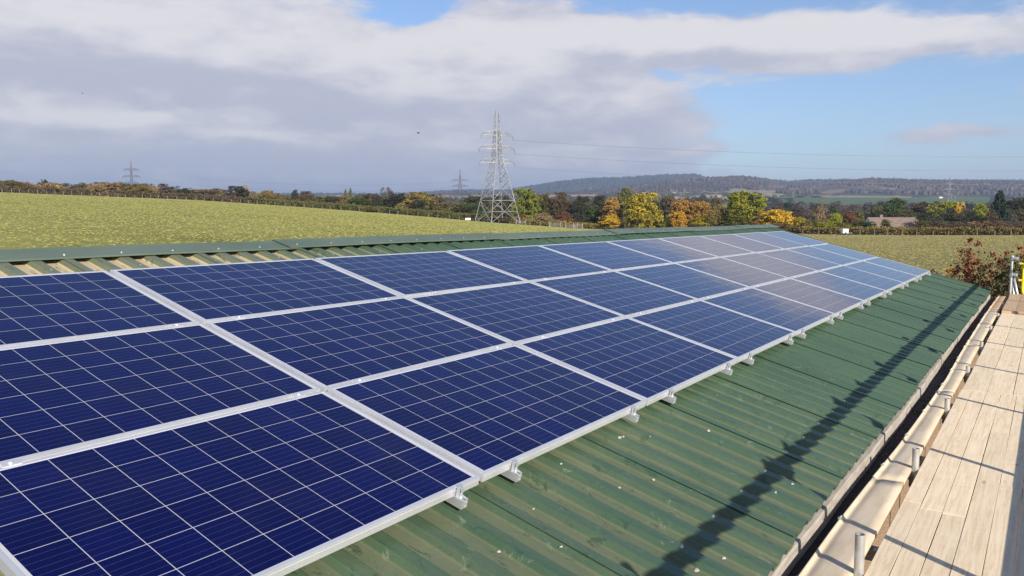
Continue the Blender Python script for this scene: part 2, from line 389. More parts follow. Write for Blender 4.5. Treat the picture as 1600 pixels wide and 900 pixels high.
KN = [(1000, tz(Y1, 1000)), (1250, tz(Y2, 1250)), (2000, tz(Y3, 2000)), (2500, tz(Y4, 2500)),
      (3300, tz([y+2.5 for y in YF], 3300, PXF)), (3750, tz([y+5 for y in YF], 3750, PXF)), (4600, tz([y+2.5 for y in YB], 4600, PXB)), (5200, tz([y+6 for y in YB], 5200, PXB)), (7000, 30+0*AZT)]
cut = np.clip((np.abs(AZT - math.radians(35)) - math.radians(75))/math.radians(50), 0, 1)   # behind the camera the land is level
T_ze = T_ze*(1-cut)
def hgt(az, r):
    az = np.asarray(az, float); r = np.asarray(r, float)
    az = (az + math.pi) % (2*math.pi) - math.pi
    g = lambda t: np.interp(az, AZT, t)
    re, ze, dv, c = g(T_re), g(T_ze), g(T_dv), g(cut)
    t = np.clip((r-28)/(re-28), 0, 1)
    z = ze*(t**1.15)
    t = np.clip((r-re-4)/70, 0, 1); z = z - dv*t*t*(3-2*t)*(1-c)
    pr, pz = re+130, ze-dv*(1-c)
    for rk, tk in KN:
        zk = g(tk)*(1-c)
        t = np.clip((r-pr)/(rk-pr), 0, 1)
        z = np.where(r > pr, pz + (zk-pz)*(t*t*(3-2*t)*.5+t*.5), z)
        pr, pz = rk, zk
    return z
def hxy(x, y):
    dx, dy = x-CAM[0], y-CAM[1]; return float(hgt(math.atan2(dy, dx), math.hypot(dx, dy)))

def terrain(name, rs, fine, colfn, mat, bumpfn=None):
    a0, a1 = math.radians(-14), math.radians(84)
    azs = np.concatenate([np.arange(a0, a1, fine), np.arange(a1, a0+2*math.pi-.001, math.radians(4))])
    A, Rr = np.meshgrid(azs, rs); Z = hgt(A, Rr)
    if bumpfn is not None: Z = Z + bumpfn(A, Rr)
    X = CAM[0]+Rr*np.cos(A); Y = CAM[1]+Rr*np.sin(A)
    n, m = A.shape; V = np.stack([X, Y, Z], -1).reshape(-1, 3)
    i = np.arange(n-1)[:, None]*m; j = np.arange(m)[None, :]; j2 = (j+1) % m
    F = np.stack([i+j, i+m+j, i+m+j2, i+j2], -1).reshape(-1, 4)[:, ::-1]
    F = F[:, ::-1]
    me = bpy.data.meshes.new(name); me.vertices.add(len(V)); me.vertices.foreach_set('co', V.ravel())
    me.loops.add(F.size); me.loops.foreach_set('vertex_index', F.ravel().astype(np.int32))
    me.polygons.add(len(F)); me.polygons.foreach_set('loop_start', np.arange(0, F.size, 4, dtype=np.int32))
    me.update(calc_edges=True)
    me.polygons.foreach_set('use_smooth', [True]*len(F))
    C = colfn(A, Rr, X, Y).reshape(-1, 3)
    at = me.color_attributes.new('Col', 'FLOAT_COLOR', 'POINT')
    at.data.foreach_set('color', np.concatenate([C, np.ones((len(C), 1))], 1).ravel().astype(np.float32))
    me.materials.append(mat); o = bpy.data.objects.new(name, me); COL.objects.link(o)
    return kind(o, 'structure')

def ground_mat(name, near):
    m, nt, b = new_mat(name); at = nd(nt, 'ShaderNodeAttribute', attribute_name='Col'); g = nd(nt, 'ShaderNodeNewGeometry')
    P = g.outputs['Position']
    if near:
        rot = nd(nt, 'ShaderNodeMapping'); rot.inputs['Rotation'].default_value = (0, 0, -YAW); nt.links.new(P, rot.inputs['Vector'])
        n1 = noise(nt, scaled(nt, rot.outputs[0], (1, .35, 1)), .8, 7, .75); n2 = noise(nt, P, .05, 4)
        n4 = noise(nt, scaled(nt, rot.outputs[0], (1, .3, 1)), .16, 5, .6)
        hv = nd(nt, 'ShaderNodeHueSaturation'); nt.links.new(at.outputs['Color'], hv.inputs['Color'])
        nt.links.new(mth(nt, 'MULTIPLY_ADD', n2, .8, .6), hv.inputs['Value'])
        c = mixc(nt, mth(nt, 'MULTIPLY', ramp(nt, n1, .50, .72), .55), hv.outputs[0], (.42, .37, .17))
        c = mixc(nt, mth(nt, 'MULTIPLY', ramp(nt, n4, .50, .68), .55), c, (.085, .10, .018))
        nt.links.new(c, b.inputs['Base Color']); bump(nt, b, n1, .12)
    else:
        n1 = noise(nt, P, .03, 6, .7)
        hv = nd(nt, 'ShaderNodeHueSaturation'); nt.links.new(at.outputs['Color'], hv.inputs['Color'])
        nt.links.new(mth(nt, 'MULTIPLY_ADD', n1, .9, .55), hv.inputs['Value'])
        nt.links.new(hv.outputs[0], b.inputs['Base Color'])
    b.inputs['Roughness'].default_value = .9; b.inputs['Specular IOR Level'].default_value = .1
    return m
def sstep(x, a, b):
    t = np.clip((x-a)/(b-a), 0, 1); return t*t*(3-2*t)
def near_col(A, Rr, X, Y):
    L = np.array([.218, .210, .062]); Rt = np.array([.195, .170, .066]); E = np.array([.40, .35, .17]); B = np.array([.085, .08, .04])
    lr = sstep(A, math.radians(17), math.radians(25))[..., None]
    c = L*lr + Rt*(1-lr)
    re = np.interp((A+math.pi) % (2*math.pi)-math.pi, AZT, T_re)
    lat = Rr*0
    e = (sstep(Rr, re-22, re-4)*(.35+.5*fbm(X*.05, Y*.05, 3, 5)))[..., None]
    c = c*(1-e*lr) + E*e*lr
    o = sstep(Rr, re-1, re+4)[..., None]
    return c*(1-o) + B*o
pts = np.stack([RNG.uniform(-14, 84, 200), RNG.uniform(650, 2750, 200)], 1)
PAL = np.array([(.10,.125,.045),(.075,.11,.035),(.36,.30,.20),(.12,.095,.05),(.10,.125,.05),(.26,.23,.13),(.06,.06,.035),(.11,.12,.05)])
pcol = RNG.integers(0, len(PAL), 200)
def field_cells(A, Rr):
    a = np.degrees(A).ravel(); r = Rr.ravel(); best = np.full(a.shape, 1e9); sec = best.copy(); idx = np.zeros(a.shape, int)
    for k, (pa, pr) in enumerate(pts):
        d = np.hypot((a-pa)*1.0, (r-pr)/70)
        lt = d < best; sec = np.where(lt, best, np.minimum(sec, d)); idx = np.where(lt, k, idx); best = np.where(lt, d, best)
    return idx.reshape(A.shape), (sec-best).reshape(A.shape)
def wood_mask(A, Rr, X, Y):
    a = np.degrees(A)
    w = sstep(Rr, 2520, 2680)
    clearing = (fbm(X*.004, Y*.004, 3, 11) > .64) & (Rr < 3100) & (a > 15)
    clear2 = (a > 17) & (a < 23.5) & (Rr > 3180) & (Rr < 3420) & (fbm(X*.008, Y*.008, 3, 3) > .56)
    w = np.where(clearing | clear2, 0, w)
    scar = (((a-29.0)/.8)**2 + ((Rr-4120)/90)**2 < 1) & (fbm(X*.02, Y*.02, 3, 9) > .5)
    return w, clearing | clear2, scar
def hill_bump(A, Rr):
    X = CAM[0]+Rr*np.cos(A); Y = CAM[1]+Rr*np.sin(A)
    w, _, _ = wood_mask(A, Rr, X, Y)
    idx, d = field_cells(A, Rr)
    hedge = ((d < .16) & (Rr > 700) & (Rr < 2550) & ~green_zone(A, Rr))*1.0
    b = w*(2+5*np.abs(fbm(X*.035, Y*.035, 3, 2)-.45)*2) + hedge*(3+8*fbm(X*.05, Y*.05, 2, 8))
    return b*sstep(Rr, 690, 800)
def green_zone(A, Rr):
    a = np.degrees(A); return (a < 14.8) & (a > 3.2) & (Rr > 1240) & (Rr < 2150)
def hill_col(A, Rr, X, Y):
    idx, d = field_cells(A, Rr); c = PAL[pcol[idx]]
    gz = green_zone(A, Rr); c[gz] = (.085,.12,.048)
    a = np.degrees(A)
    c[(a > 15.5) & (a < 24) & (Rr > 2050) & (Rr < 2520)] = (.22,.22,.08)
    c[(a > 17.5) & (a < 25) & (Rr > 1500) & (Rr < 1800)] = (.42,.34,.25)
    c[(d < .16) & (Rr < 2550) & ~gz] = (.045,.042,.028)
    w, cl, scar = wood_mask(A, Rr, X, Y)
    f = fbm(X*.012, Y*.012, 4, 21)[..., None]; f2 = (fbm(X*.004, Y*.004, 3, 31) > .52)[..., None]
    back = (Rr > 3760)[..., None]
    wood = np.where(f2, np.array([.115,.080,.055]), np.array([.085,.062,.045]))*(.6+.8*f)
    wood = np.where(f > .56, np.array([.19,.13,.075]), wood)
    wood = np.where(back, np.array([.035,.042,.032])*(.7+.6*f), wood)
    c = np.where((w > .5)[..., None], wood, c)
    c = np.where(cl[..., None], np.array([.24,.20,.12]), c)
    c = np.where(scar[..., None], np.array([.40,.40,.36]), c)
    return c
FN = math.radians(.12)
rs_near = np.unique(np.concatenate([[.3], np.geomspace(3, 150, 60), np.arange(155, 320, 3.), np.geomspace(325, 700, 40)]))
terrain('field', rs_near, math.radians(.3), near_col, ground_mat('grass_ground', True))
rs_far = np.unique(np.concatenate([np.arange(700, 2500, 16.), np.arange(2500, 5000, 16.), np.geomspace(5050, 9000, 20)]))
FARMAT = ground_mat('far_land', False)
terrain('hills', rs_far, FN, hill_col, FARMAT, hill_bump)

# woods covering the far ridge: tens of thousands of crowns nobody could count
def woodland(name, N, r0, r1, a0, a1, seed, label, pal, smin, smax, back=False):
    rng = np.random.default_rng(seed); a = np.radians(rng.uniform(a0, a1, N)); r = rng.uniform(r0, r1, N)
    x = CAM[0]+r*np.cos(a); y = CAM[1]+r*np.sin(a); w, cl, scar = wood_mask(a, r, x, y)
    keep = (w > .5) & ~scar & ((fbm(x*.004, y*.004, 3, 77) > .36) | back)
    a, r, x, y = a[keep], r[keep], x[keep], y[keep]; n = len(a); z = hgt(a, r)
    s = rng.uniform(smin, smax, n); h = s*rng.uniform(.7, 1.15, n)
    base = np.array([(0,0,1.25),(.5,0,.55),(0,.5,.62),(-.5,0,.5),(0,-.5,.6),(.36,.36,.95),(-.36,.34,.9),(-.34,-.36,.98),(.35,-.34,.92)])
    jit = base[None]*(1+rng.normal(0, .14, (n, 9, 3))); V = jit*np.stack([s, s, h], 1)[:, None]; V[:, :, 0] += x[:, None]; V[:, :, 1] += y[:, None]; V[:, :, 2] += z[:, None]
    V = np.concatenate([V, V[:, 1:5]*np.array([1,1,0])+np.array([0,0,1])*(z[:, None, None]-2)], 1)     # 13 verts
    f = [(0,1,5),(0,5,2),(0,2,6),(0,6,3),(0,3,7),(0,7,4),(0,4,8),(0,8,1),(1,9,10),(1,10,2),(1,2,5),(2,10,11),(2,11,3),(2,3,6),(3,11,12),(3,12,4),(3,4,7),(4,12,9),(4,9,1),(4,1,8)]
    F = (np.array(f)[None]+13*np.arange(n)[:, None, None]).reshape(-1, 3)
    me = bpy.data.meshes.new(name); me.vertices.add(n*13); me.vertices.foreach_set('co', V.reshape(-1)); me.loops.add(F.size); me.loops.foreach_set('vertex_index', F.ravel().astype(np.int32))
    me.polygons.add(len(F)); me.polygons.foreach_set('loop_start', np.arange(0, F.size, 3, dtype=np.int32)); me.update(calc_edges=True)
    pal = np.array(pal); zone = (fbm(x*.0032, y*.0032, 3, 31) > .5).astype(int); k = np.where(rng.uniform(size=n) < .65, zone, rng.integers(0, len(pal), n))
    c = pal[k]*rng.uniform(.65, 1.35, n)[:, None]; C = np.concatenate([np.repeat(c, 13, 0), np.ones((n*13, 1))], 1)
    at = me.color_attributes.new('Col', 'FLOAT_COLOR', 'POINT'); at.data.foreach_set('color', C.ravel().astype(np.float32))
    me.materials.append(FARMAT); o = bpy.data.objects.new(name, me); COL.objects.link(o); return tag(kind(o, 'stuff'), label, 'woodland')
woodland('woodland', 42000, 2600, 3800, -4, 40, 1, 'brown leafless woodland covering the nearer ridge', [(.082,.056,.042),(.062,.048,.037),(.10,.078,.048),(.034,.038,.026),(.085,.066,.046)], 7, 12)
woodland('woodland', 34000, 3700, 4700, -4, 62, 2, 'dark woodland along the top of the farther ridge', [(.035,.042,.032),(.05,.05,.038),(.075,.06,.045)], 9, 15, True)

# grass tussocks on the near fields: straw-coloured and green blades (one uncountable cover)
def tussocks(name, N, a0, a1, r0, mat, seed, hmin, hmax, wf=.5, power=1.0):
    rng = np.random.default_rng(seed)
    a = np.radians(rng.uniform(a0, a1, N)); re = np.interp(a, AZT, T_re)-3
    r = np.sqrt(rng.uniform(0, 1, N)**power*(re**2-r0**2)+r0**2)
    x = CAM[0]+r*np.cos(a); y = CAM[1]+r*np.sin(a); z = hgt(a, r)
    h = rng.uniform(hmin, hmax, N); w = h*wf*rng.uniform(.8, 2.6, N); t = YAW + math.pi/2 + rng.normal(0, .35, N); lean = rng.normal(0, .35, (N, 2))*h[:, None]
    dx, dy = np.cos(t)*w/2, np.sin(t)*w/2
    V = np.stack([np.stack([x-dx, y-dy, z-.02], 1), np.stack([x+dx, y+dy, z-.02], 1), np.stack([x+lean[:,0]+dx*.4, y+lean[:,1]+dy*.4, z+h], 1), np.stack([x+lean[:,0]-dx*.5, y+lean[:,1]-dy*.5, z+h*.8], 1)], 1).reshape(-1, 3)
    keep = ~((x > -9) & (x < 17.5) & (y > -7) & (y < 8))
    F = np.arange(N*4).reshape(-1, 4)[keep]
    me = bpy.data.meshes.new(name); me.from_pydata(V.tolist(), [], F.tolist()); me.materials.append(mat)
    o = bpy.data.objects.new(name, me); COL.objects.link(o); return kind(o, 'stuff')
straw = leaf_material('straw', (.20,.195,.06), (.25,.235,.085)); blade = leaf_material('blade', (.15,.155,.035), (.20,.195,.052))
dryb = leaf_material('dry_blade', (.14,.125,.05), (.21,.185,.08))
tag(tussocks('grass', 70000, 20, 80, 60, straw, 3, .03, .09, 2.6, .9), 'straw coloured grass tufts scattered over the sloping pasture left of the pylon', 'grass')
tag(tussocks('grass', 50000, 20, 80, 40, blade, 4, .03, .08, 2.6, .9), 'green grass blades of the sloping pasture left of the pylon', 'grass')
tag(tussocks('grass', 40000, -4, 22, 22, dryb, 5, .03, .08, 2.2, .8), 'dull dry grass of the level paddock right of the barn', 'grass')

# ------------------------------------------------------------------ barn
SP = .2; XE0, XE1 = -9.0, 16.4
def verge(v): return 16.45 - .21*max(v, 0)
barn = thing('barn', 'long low barn with green ribbed metal roof carrying the solar panels', 'barn', (0, 0, 0))
def sheet_profile(x0, x1):
    """points (x, n) of the box-rib profile between x0 and x1"""
    out = []; k = math.floor(x0/SP)-1
    while k*SP < x1+SP:
        b = k*SP
        for dx, n in ((.0, -.1430), (.013, -.111), (.018, -.109), (.080, -.109), (.085, -.111), (.098, -.1430)):
            out.append((b+dx, n))
        k += 1
    res = [(x, n) for x, n in out if x0 < x < x1]
    def at(x):
        xs = [p[0] for p in out]; ns = [p[1] for p in out]; return float(np.interp(x, xs, ns))
    return [(x0, at(x0))] + res + [(x1, at(x1))]
Mroof = Matrix.Rotation(SL, 4, 'X')
def roof_sheet(x0, x1, lift):
    pr = sheet_profile(x0, x1 + .035); mb = MB(); vs = []
    rows = [-.79, .5, 1.5, 2.4, 3.2, 4.14]; nn = len(pr)
    jit = random.uniform(-.012, .012)
    for side in (0, -.0012):
        for v in rows:
            for x, n in pr:
                e = lift*(1 - np.clip((x-x0)/.35, 0, 1)); xx = x
                if x1 > 15.5: xx = min(x, verge(v))
                vv = v + (jit if v == rows[-1] else 0)
                vs.append((xx, -vv, n + e + side + .0015*math.sin(v*3.1+x0)))
    a = len(rows)*nn; fs = []
    for i in range(len(rows)-1):
        for j in range(nn-1):
            q = i*nn+j; fs.append((q, q+nn, q+nn+1, q+1)); fs.append((a+q, a+q+1, a+q+nn+1, a+q+nn))
    for i in range(len(rows)-1):
        q = i*nn; fs.append((q, a+q, a+q+nn, q+nn)); q += nn-1; fs.append((q, q+nn, a+q+nn, a+q))
    for j in range(nn-1):
        q = (len(rows)-1)*nn+j; fs.append((q, a+q, a+q+1, q+1))
    mb.add(vs, fs)
    o = mb.build('roof_sheet', M['roof'], barn); o.rotation_euler = (SL, 0, 0); o.location = (0, 0, ZG)
    return o
x = -8.978
while x < XE1 - .05:
    x1 = min(x + 1.0, XE1); roof_sheet(x, x1, .007); x = x1
# back slope: plain sheet of the same profile beyond the ridge
RID = R(0, -.80, -.11)
mb = MB(); pr = sheet_profile(XE0, XE1); vs = []
for L in (0, 5.0):
    for xx, n in pr: vs.append((xx, RID.y + .01 + L*CS + (n+.11)*SN, RID.z - L*SN + (n+.11)*CS - .004))
nn = len(pr); mb.add(vs, [(j, j+1, nn+j+1, nn+j) for j in range(nn-1)]); mb.build('back_roof', M['roof'], barn)
# ridge caps: folded sheets, overlapping
def ridge_cap(x0, x1, lift):
    mb = MB(); vs = []; cs = []
    half = .23
    for d, dz in ((-half, -.006), (-half+.012, 0), (-.03, 0), (0, .004), (.03, 0), (half, 0)):
        yy = RID.y + d*CS; zz = RID.z + .012 - abs(d)*SN + dz + lift
        cs.append((yy, zz))
    n = len(cs); N = 12
    for t in (0, -.002):
        for i in range(N+1):
            xx = x0 + (x1-x0)*i/N
            for yy, zz in cs: vs.append((xx, yy, zz + t + .002*math.sin(xx*2.3)))
    a = n*(N+1); fs = []
    for i in range(N):
        for j in range(n-1):
            q = i*n+j; fs.append((q, q+n, q+n+1, q+1)); fs.append((a+q, a+q+1, a+q+n+1, a+q+n))
        q = i*n; fs.append((q, a+q, a+q+n, q+n))
    for j in range(n-1):
        fs.append((j, j+1, a+j+1, a+j))
        q = N*n + j; fs.append((q, a+q, a+q+1, q+1))
    mb.add(vs, fs); cap = mb.build('ridge_cap', M['ridge'], barn)
    xx = x0 + .1
    while xx < x1:
        k = round((xx-.052)/SP/2)*2*SP + .052; yy = RID.y - .17*CS; zz = RID.z + .014 - .17*SN + lift
        inst('screw_head', SCREW, M['screw'], cap, (k, yy, zz)); xx += .4
SCREW = mesh_of(MB().tube((0, 0, -.004), (0, 0, .0025), .010, .009, 8).tube((0, 0, .0025), (0, 0, .008), .0055, .005, 6), 'screw')
edges = [-9, -1.6+0, 1.93, 5.1, 8.2, 11.3, 14.2, 16.85]; lf = [.002, .005, .016, .005, .014, .004, .012]
for i in range(len(edges)-1): ridge_cap(edges[i], edges[i+1]+.12, lf[i])
# screws with washers on the lower purlin and stray ones
def screw(s, v, sc=1.0): inst('roof_screw', SCREW, M['screw'], barn, R(s, v, -.109), (SL, 0, 0), sc)
for k in list(range(-10, 18, 2))+list(range(18, 78, 6)): screw(k*SP+.052, 3.80 + random.uniform(-.01, .01))
for k in range(-10, 40, 3): screw(k*SP+.052, -.38)
# lichen flecks
for s, v, r in [(1.88,3.37,.016),(2.52,3.19,.010),(1.23,3.09,.016),(1.26,3.10,.012),(1.30,3.125,.014),(1.42,3.19,.008),(1.0,3.42,.012),(.63,2.97+.1,.012),(.01,3.46,.010),(1.64,3.95,.014),(1.43,3.92,.012),(.6,3.95,.014),(.4,3.9,.016),(2.1,3.6,.01),(3.3,3.4,.01),(1.1,3.75,.009),(.2,3.2,.01),(-.2,3.3,.011),(-.3,3.55,.012),(.75,3.35,.010)]:
    mb = MB(); pr = sheet_profile(s-.0001, s+.0001); n = pr[0][1]; m_ = 9; ring = []
    for i in range(m_):
        t = 2*math.pi*i/m_; rr = r*random.uniform(.45, 1.25)*.9; ring.append(R(s+rr*math.cos(t)*1.6, v+rr*math.sin(t)*.8, n+.003))
    top = R(s+random.uniform(-.3,.3)*r, v, n+.006+r*.2); mb.add(ring+[top], [(i, (i+1) % m_, m_) for i in range(m_)])
    mb.build('lichen_fleck', M['fleck'], barn, smooth=True)
# walls, gable, fascia
EY = -4.14*CS + .14*SN; EZ = ZG - 4.14*SN - .14*CS
mb = MB()
mb.box((XE0+.2, EY+.12, 0), (15.35, EY+.20, EZ-.19))
mb.box((XE0+.2, 5.3, 0), (16.0, 5.38, RID.z - 5*SN+.1)); mb.build('wall', M['pebble'], barn)
mb = MB()
mb.add([(15.35, EY+.12, 0), (16.0, 5.38, 0), (16.0, 5.3, RID.z-4.6*SN), (15.9, RID.y, RID.z-.08), (15.35, EY+.12, EZ-.10)], [(0,1,2,3,4)])
mb.build('gable_wall', M['wall'], barn)
mb = MB()     # dark verge trim along the far roof edge
def vg(v, n, dx): p = R(verge(v)+dx, v, n); return p
vs = [vg(-.8,-.088,.005), vg(4.12,-.088,.005), vg(4.12,-.17,.03), vg(-.8,-.17,.03), vg(-.8,-.088,.03), vg(4.12,-.088,.03), vg(4.12,-.17,.005), vg(-.8,-.17,.005)]
mb.add(vs, [(0,1,5,4),(4,5,2,3),(0,7,6,1),(7,3,2,6),(1,6,2,5),(0,4,3,7)]); mb.build('verge_trim', M['ridge'], barn)
# gutter: back lip, muddy trough; outer lip is the curved eaves sheet
GX = [-6, .69, 1.42, 2.13, 3.08, 4.14, 5.8, 7.5, 9.3, 11.4, 13.5, 15.2]
GY = [-4.05, -4.050, -4.054, -4.070, -4.098, -4.112, -4.122, -4.10, -4.095, -4.085, -4.095, -4.105]
def gy(x): return float(np.interp(x, GX, GY))
def sweep(xs, prof, closed=True):
    """prof(x) -> list of (y,z)"""
    mb = MB(); vs = []; n = len(prof(xs[0]))
    for x in xs: vs += [(x, y, z) for y, z in prof(x)]
    fs = []
    for i in range(len(xs)-1):
        for j in range(n if closed else n-1):
            j2 = (j+1) % n; fs.append((i*n+j, i*n+j2, (i+1)*n+j2, (i+1)*n+j))
    if closed: fs += [tuple(range(n-1, -1, -1)), tuple((len(xs)-1)*n+i for i in range(n))]
    return mb.add(vs, fs)
xs = list(np.arange(-6, 15.31, .15))
zt = EZ - .014
def back_lip(x):
    w = .002 + .022*math.exp(-((x-4.6)/2.3)**2) + .003*math.sin(x*5)
    return [(EY+.03, zt-.004), (EY+.01-w, zt-.008), (EY+.006-w, zt-.02), (EY+.004-w, zt-.10), (EY+.03, zt-.10)]
gutter = sweep(xs, back_lip).build('gutter', M['lip_grey'], barn)
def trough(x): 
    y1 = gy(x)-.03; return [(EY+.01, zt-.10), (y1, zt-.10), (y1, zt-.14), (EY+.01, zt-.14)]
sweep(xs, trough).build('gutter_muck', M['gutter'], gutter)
mb = MB()
for i in range(900):      # leaf litter and moss lumps in the gutter
    x = random.uniform(-3, 12); y = random.uniform(gy(x)+.0, EY-.02); s = random.uniform(.004, .014)
    c = Vector((x, y, zt-.098+random.uniform(0, .02))); a = Vector((random.gauss(0,1), random.gauss(0,1), random.gauss(0,.5))).normalized()*s; b = a.orthogonal().normalized()*s*.6
    mb.add([c-a, c+b, c+a, c-b], [(0,1,2,3)])
mb.build('leaf_litter', M['rust'], gutter)
# ------------------------------------------------------------------ solar panels
PU, PV, PL, PW = 1.672, 1.012, 1.646, .990
def make_panel():
    root = bpy.data.objects.new('solar_panel', None); COL.objects.link(root)
    lw = .0155; L, W = PL/2, PW/2; mb = MB()
    for a, b in (((-L, -W, -.04), (L, -W+lw, 0)), ((-L, W-lw, -.04), (L, W, 0)), ((-L, -W+lw, -.04), (-L+lw, W-lw, 0)), ((L-lw, -W+lw, -.04), (L, W-lw, 0))):
        mb.box(a, b)
    for a, b in (((-L+lw, -W+lw, -.04), (L-lw, -W+.03, -.038)), ((-L+lw, W-.03, -.04), (L-lw, W-lw, -.038))): mb.box(a, b)
    # groove on the outer faces
    mb.box((-L-.0005, -W-.0012, -.014), (L+.0005, -W, -.012)); mb.box((-L-.0005, -W-.0012, -.0015), (L+.0005, -W, 0.0004))
    fr = mb.build('frame', M['alu'], root, bevel=.0008)
    g = MB().box((-L+lw, -W+lw, -.0075), (L-lw, W-lw, -.0022)).build('cell_sheet', M['cells'], root)
    j = MB().box((-.06, W-.16, -.028), (.06, W-.06, -.0076)).build('junction_box', M['rubber'], root)
    return root
proto = make_panel()
ORD = ['first', 'second', 'third', 'fourth', 'fifth', 'sixth', 'seventh', 'eighth', 'ninth', 'tenth']
first = True
for row, rn in enumerate(('top', 'middle', 'bottom')):
    for c in range(10):
        o = proto if first else copy_tree(proto); first = False
        s = (c-.5)*PU; v = (row+.5)*PV
        o.location = R(s, v, random.uniform(-.0012, .0012))
        o.rotation_euler = (SL + math.radians(random.gauss(0, .10)), math.radians(random.gauss(0, .10)), 0)
        if c == 9: lb = f'dark blue solar panel in the {rn} row, at the far end of the roof'
        else: lb = f'dark blue solar panel in the {rn} row, {ORD[c]} counting from the camera end'
        tag(o, lb, 'solar panel', 'solar panels on the roof')
# rails with clamps
def make_rail(shorter=0):
    root = bpy.data.objects.new('mounting_rail', None); COL.objects.link(root)
    mb = MB(); y0, y1 = -3.072, .03
    mb.box((-.019, y0, -.08), (-.0155, y1, -.041)); mb.box((.0155, y0, -.08), (.019, y1, -.041)); mb.box((-.0155, y0, -.08), (.0155, y1, -.077))
    mb.box((-.0155, y0, -.062), (.0155, y1, -.059)); mb.box((-.0155, y0, -.044), (-.006, y1, -.041)); mb.box((.006, y0, -.044), (.0155, y1, -.041))
    mb.build('rail_bar', M['alu_rail'], root)
    for y in (-2.86, -2.1, -1.1, -.15):
        MB().box((-.028, y-.03, -.109), (.028, y+.03, -.0805)).build('rail_foot', M['alu_rail'], root)
    def clamp(name, y, end):
        m = MB()
        if end:
            m.box((-.018, y-.004, 0.0006), (.018, y+.010, .0036)); m.box((-.018, y-.0075, -.041), (.018, y-.0042, .0036)); m.box((-.018, y-.030, -.041), (.018, y-.0078, -.038))
            m.tube((0, y-.02, -.038), (0, y-.02, -.012), .0045, None, 8); m.tube((0, y-.02, -.012), (0, y-.02, -.004), .008, None, 6)
        else:
            m.box((-.03, y-.018, .0006), (.03, y+.018, .0036)); m.box((-.03, y-.006, -.041), (.03, y+.006, .0005)); m.tube((0, y, .0036), (0, y, .0085), .007, None, 10)
        return m.build(name, M['alu'] if not end else M['alu_rail'], root)
    clamp('end_clamp', -3.026-.002, True); clamp('mid_clamp', -PV, False); clamp('mid_clamp', -2*PV, False)
    return root
rp = make_rail(); first = True
RS = [-1.42, -.16, .24, 1.47, 2.02, 3.10, 3.62, 4.80, 5.25, 6.46, 6.92, 8.12, 8.60, 9.80, 10.28, 11.48, 11.95, 13.1, 13.6, 14.9]
for i, s in enumerate(RS):
    o = rp if first else copy_tree(rp); first = False
    o.location = R(s, 0, 0); o.rotation_euler = (SL, 0, 0)
    k = int(round((s-.1)/PU)); 
    side = 'near' if i % 2 == 0 else 'far'
    nm = ORD[i//2]
    tag(o, f'aluminium rail end poking out under the {nm} bottom-row panel, {side} one', 'mounting rail', 'rails under the solar panels')

# ------------------------------------------------------------------ scaffold
BZ = ZG - 1.21          # top of the boards
eb = thing('eaves_board', 'long beige sheet with upturned curled edge between gutter and walkway boards', 'board', (0, 0, 0))
CLIP = mesh_of(MB().box((-.010, -.014, -.004), (.010, .003, .006)).tube((0, -.006, .006), (.003, -.012, .016), .005, .004, 6), 'clip')
segs = [(-6, -1.2), (-1.2, 2.35), (2.35, 5.2), (5.2, 8.2), (8.2, 10.6), (10.6, 12.6), (12.6, 15.2)]
for k, (a, b) in enumerate(segs):
    dz = -.004*(k % 2)
    def pf(x, dz=dz):
        e = gy(x) ; zt2 = BZ + .034 + dz + .005*math.sin(x*1.9)
        top = [(e-.001, BZ+.000+dz), (e-.004, BZ+.006+dz), (e-.009, BZ+.005+dz), (e-.014, BZ-.002+dz), (e-.020, BZ-.009+dz), (e-.030, BZ-.009+dz), (e-.040, BZ-.0055+dz), (e-.052, BZ-.0025+dz), (e-.066, BZ-.0005+dz), (-4.20, BZ+dz), (-4.246, BZ+dz), (-4.246, BZ-.024+dz)]
        bot = [(-4.20, BZ-.024+dz), (e-.066, BZ-.026+dz), (e-.05, BZ-.030+dz), (e-.004, BZ-.034+dz)]
        return top+bot
    n = max(2, int((b-a)/.12)); o = sweep(list(np.linspace(a, b-.006, n)), pf).build('board_section', M['lip'] if k < 6 else M['board_dark'], eb, smooth=False); o.data.polygons.foreach_set('use_smooth', [len(p.vertices) == 4 for p in o.data.polygons])
    for x in np.arange(a+.25, b-.1, .83):
        inst('gutter_clip', CLIP, M['galv'], o, (x, gy(x)-.001, BZ+.004), (0, 0, random.uniform(-.2, .2)))

def board(x0, x1, y0, y1, z=BZ, mat='board', dark=False):
    dz = random.uniform(-.002, .002); mb = MB(); n = 6; vs = []
    for i in range(n+1):
        xx = -((x1-x0)/2) + (x1-x0)*i/n; b = random.uniform(-.0015, .0015)
        h = (y1-y0)/2
        vs += [(xx, -h+b, -.038), (xx, h+b, -.038), (xx, h+b, 0), (xx, -h+b, 0)]
    fs = [(3,2,1,0), tuple(4*n+i for i in (0,1,2,3))]
    for i in range(n):
        for j in range(4): fs.append((i*4+j, i*4+(j+1) % 4, i*4+4+(j+1) % 4, i*4+4+j))
    o = mb.add(vs, fs).build('scaffold_board', M[mat], bevel=.0012)
    o.location = ((x0+x1)/2, (y0+y1)/2, z+dz); o.rotation_euler = (0, 0, random.uniform(-.0004, .0004))
    return o
lines_near = [-4.287, -4.376, -4.484, -4.592, -4.708, -4.822, -4.937, -5.050, -5.165]
gnames = ['innermost', 'second from gap', 'third from gap', 'fourth from gap', 'fifth from gap', 'sixth from gap', 'seventh from gap', 'outermost']
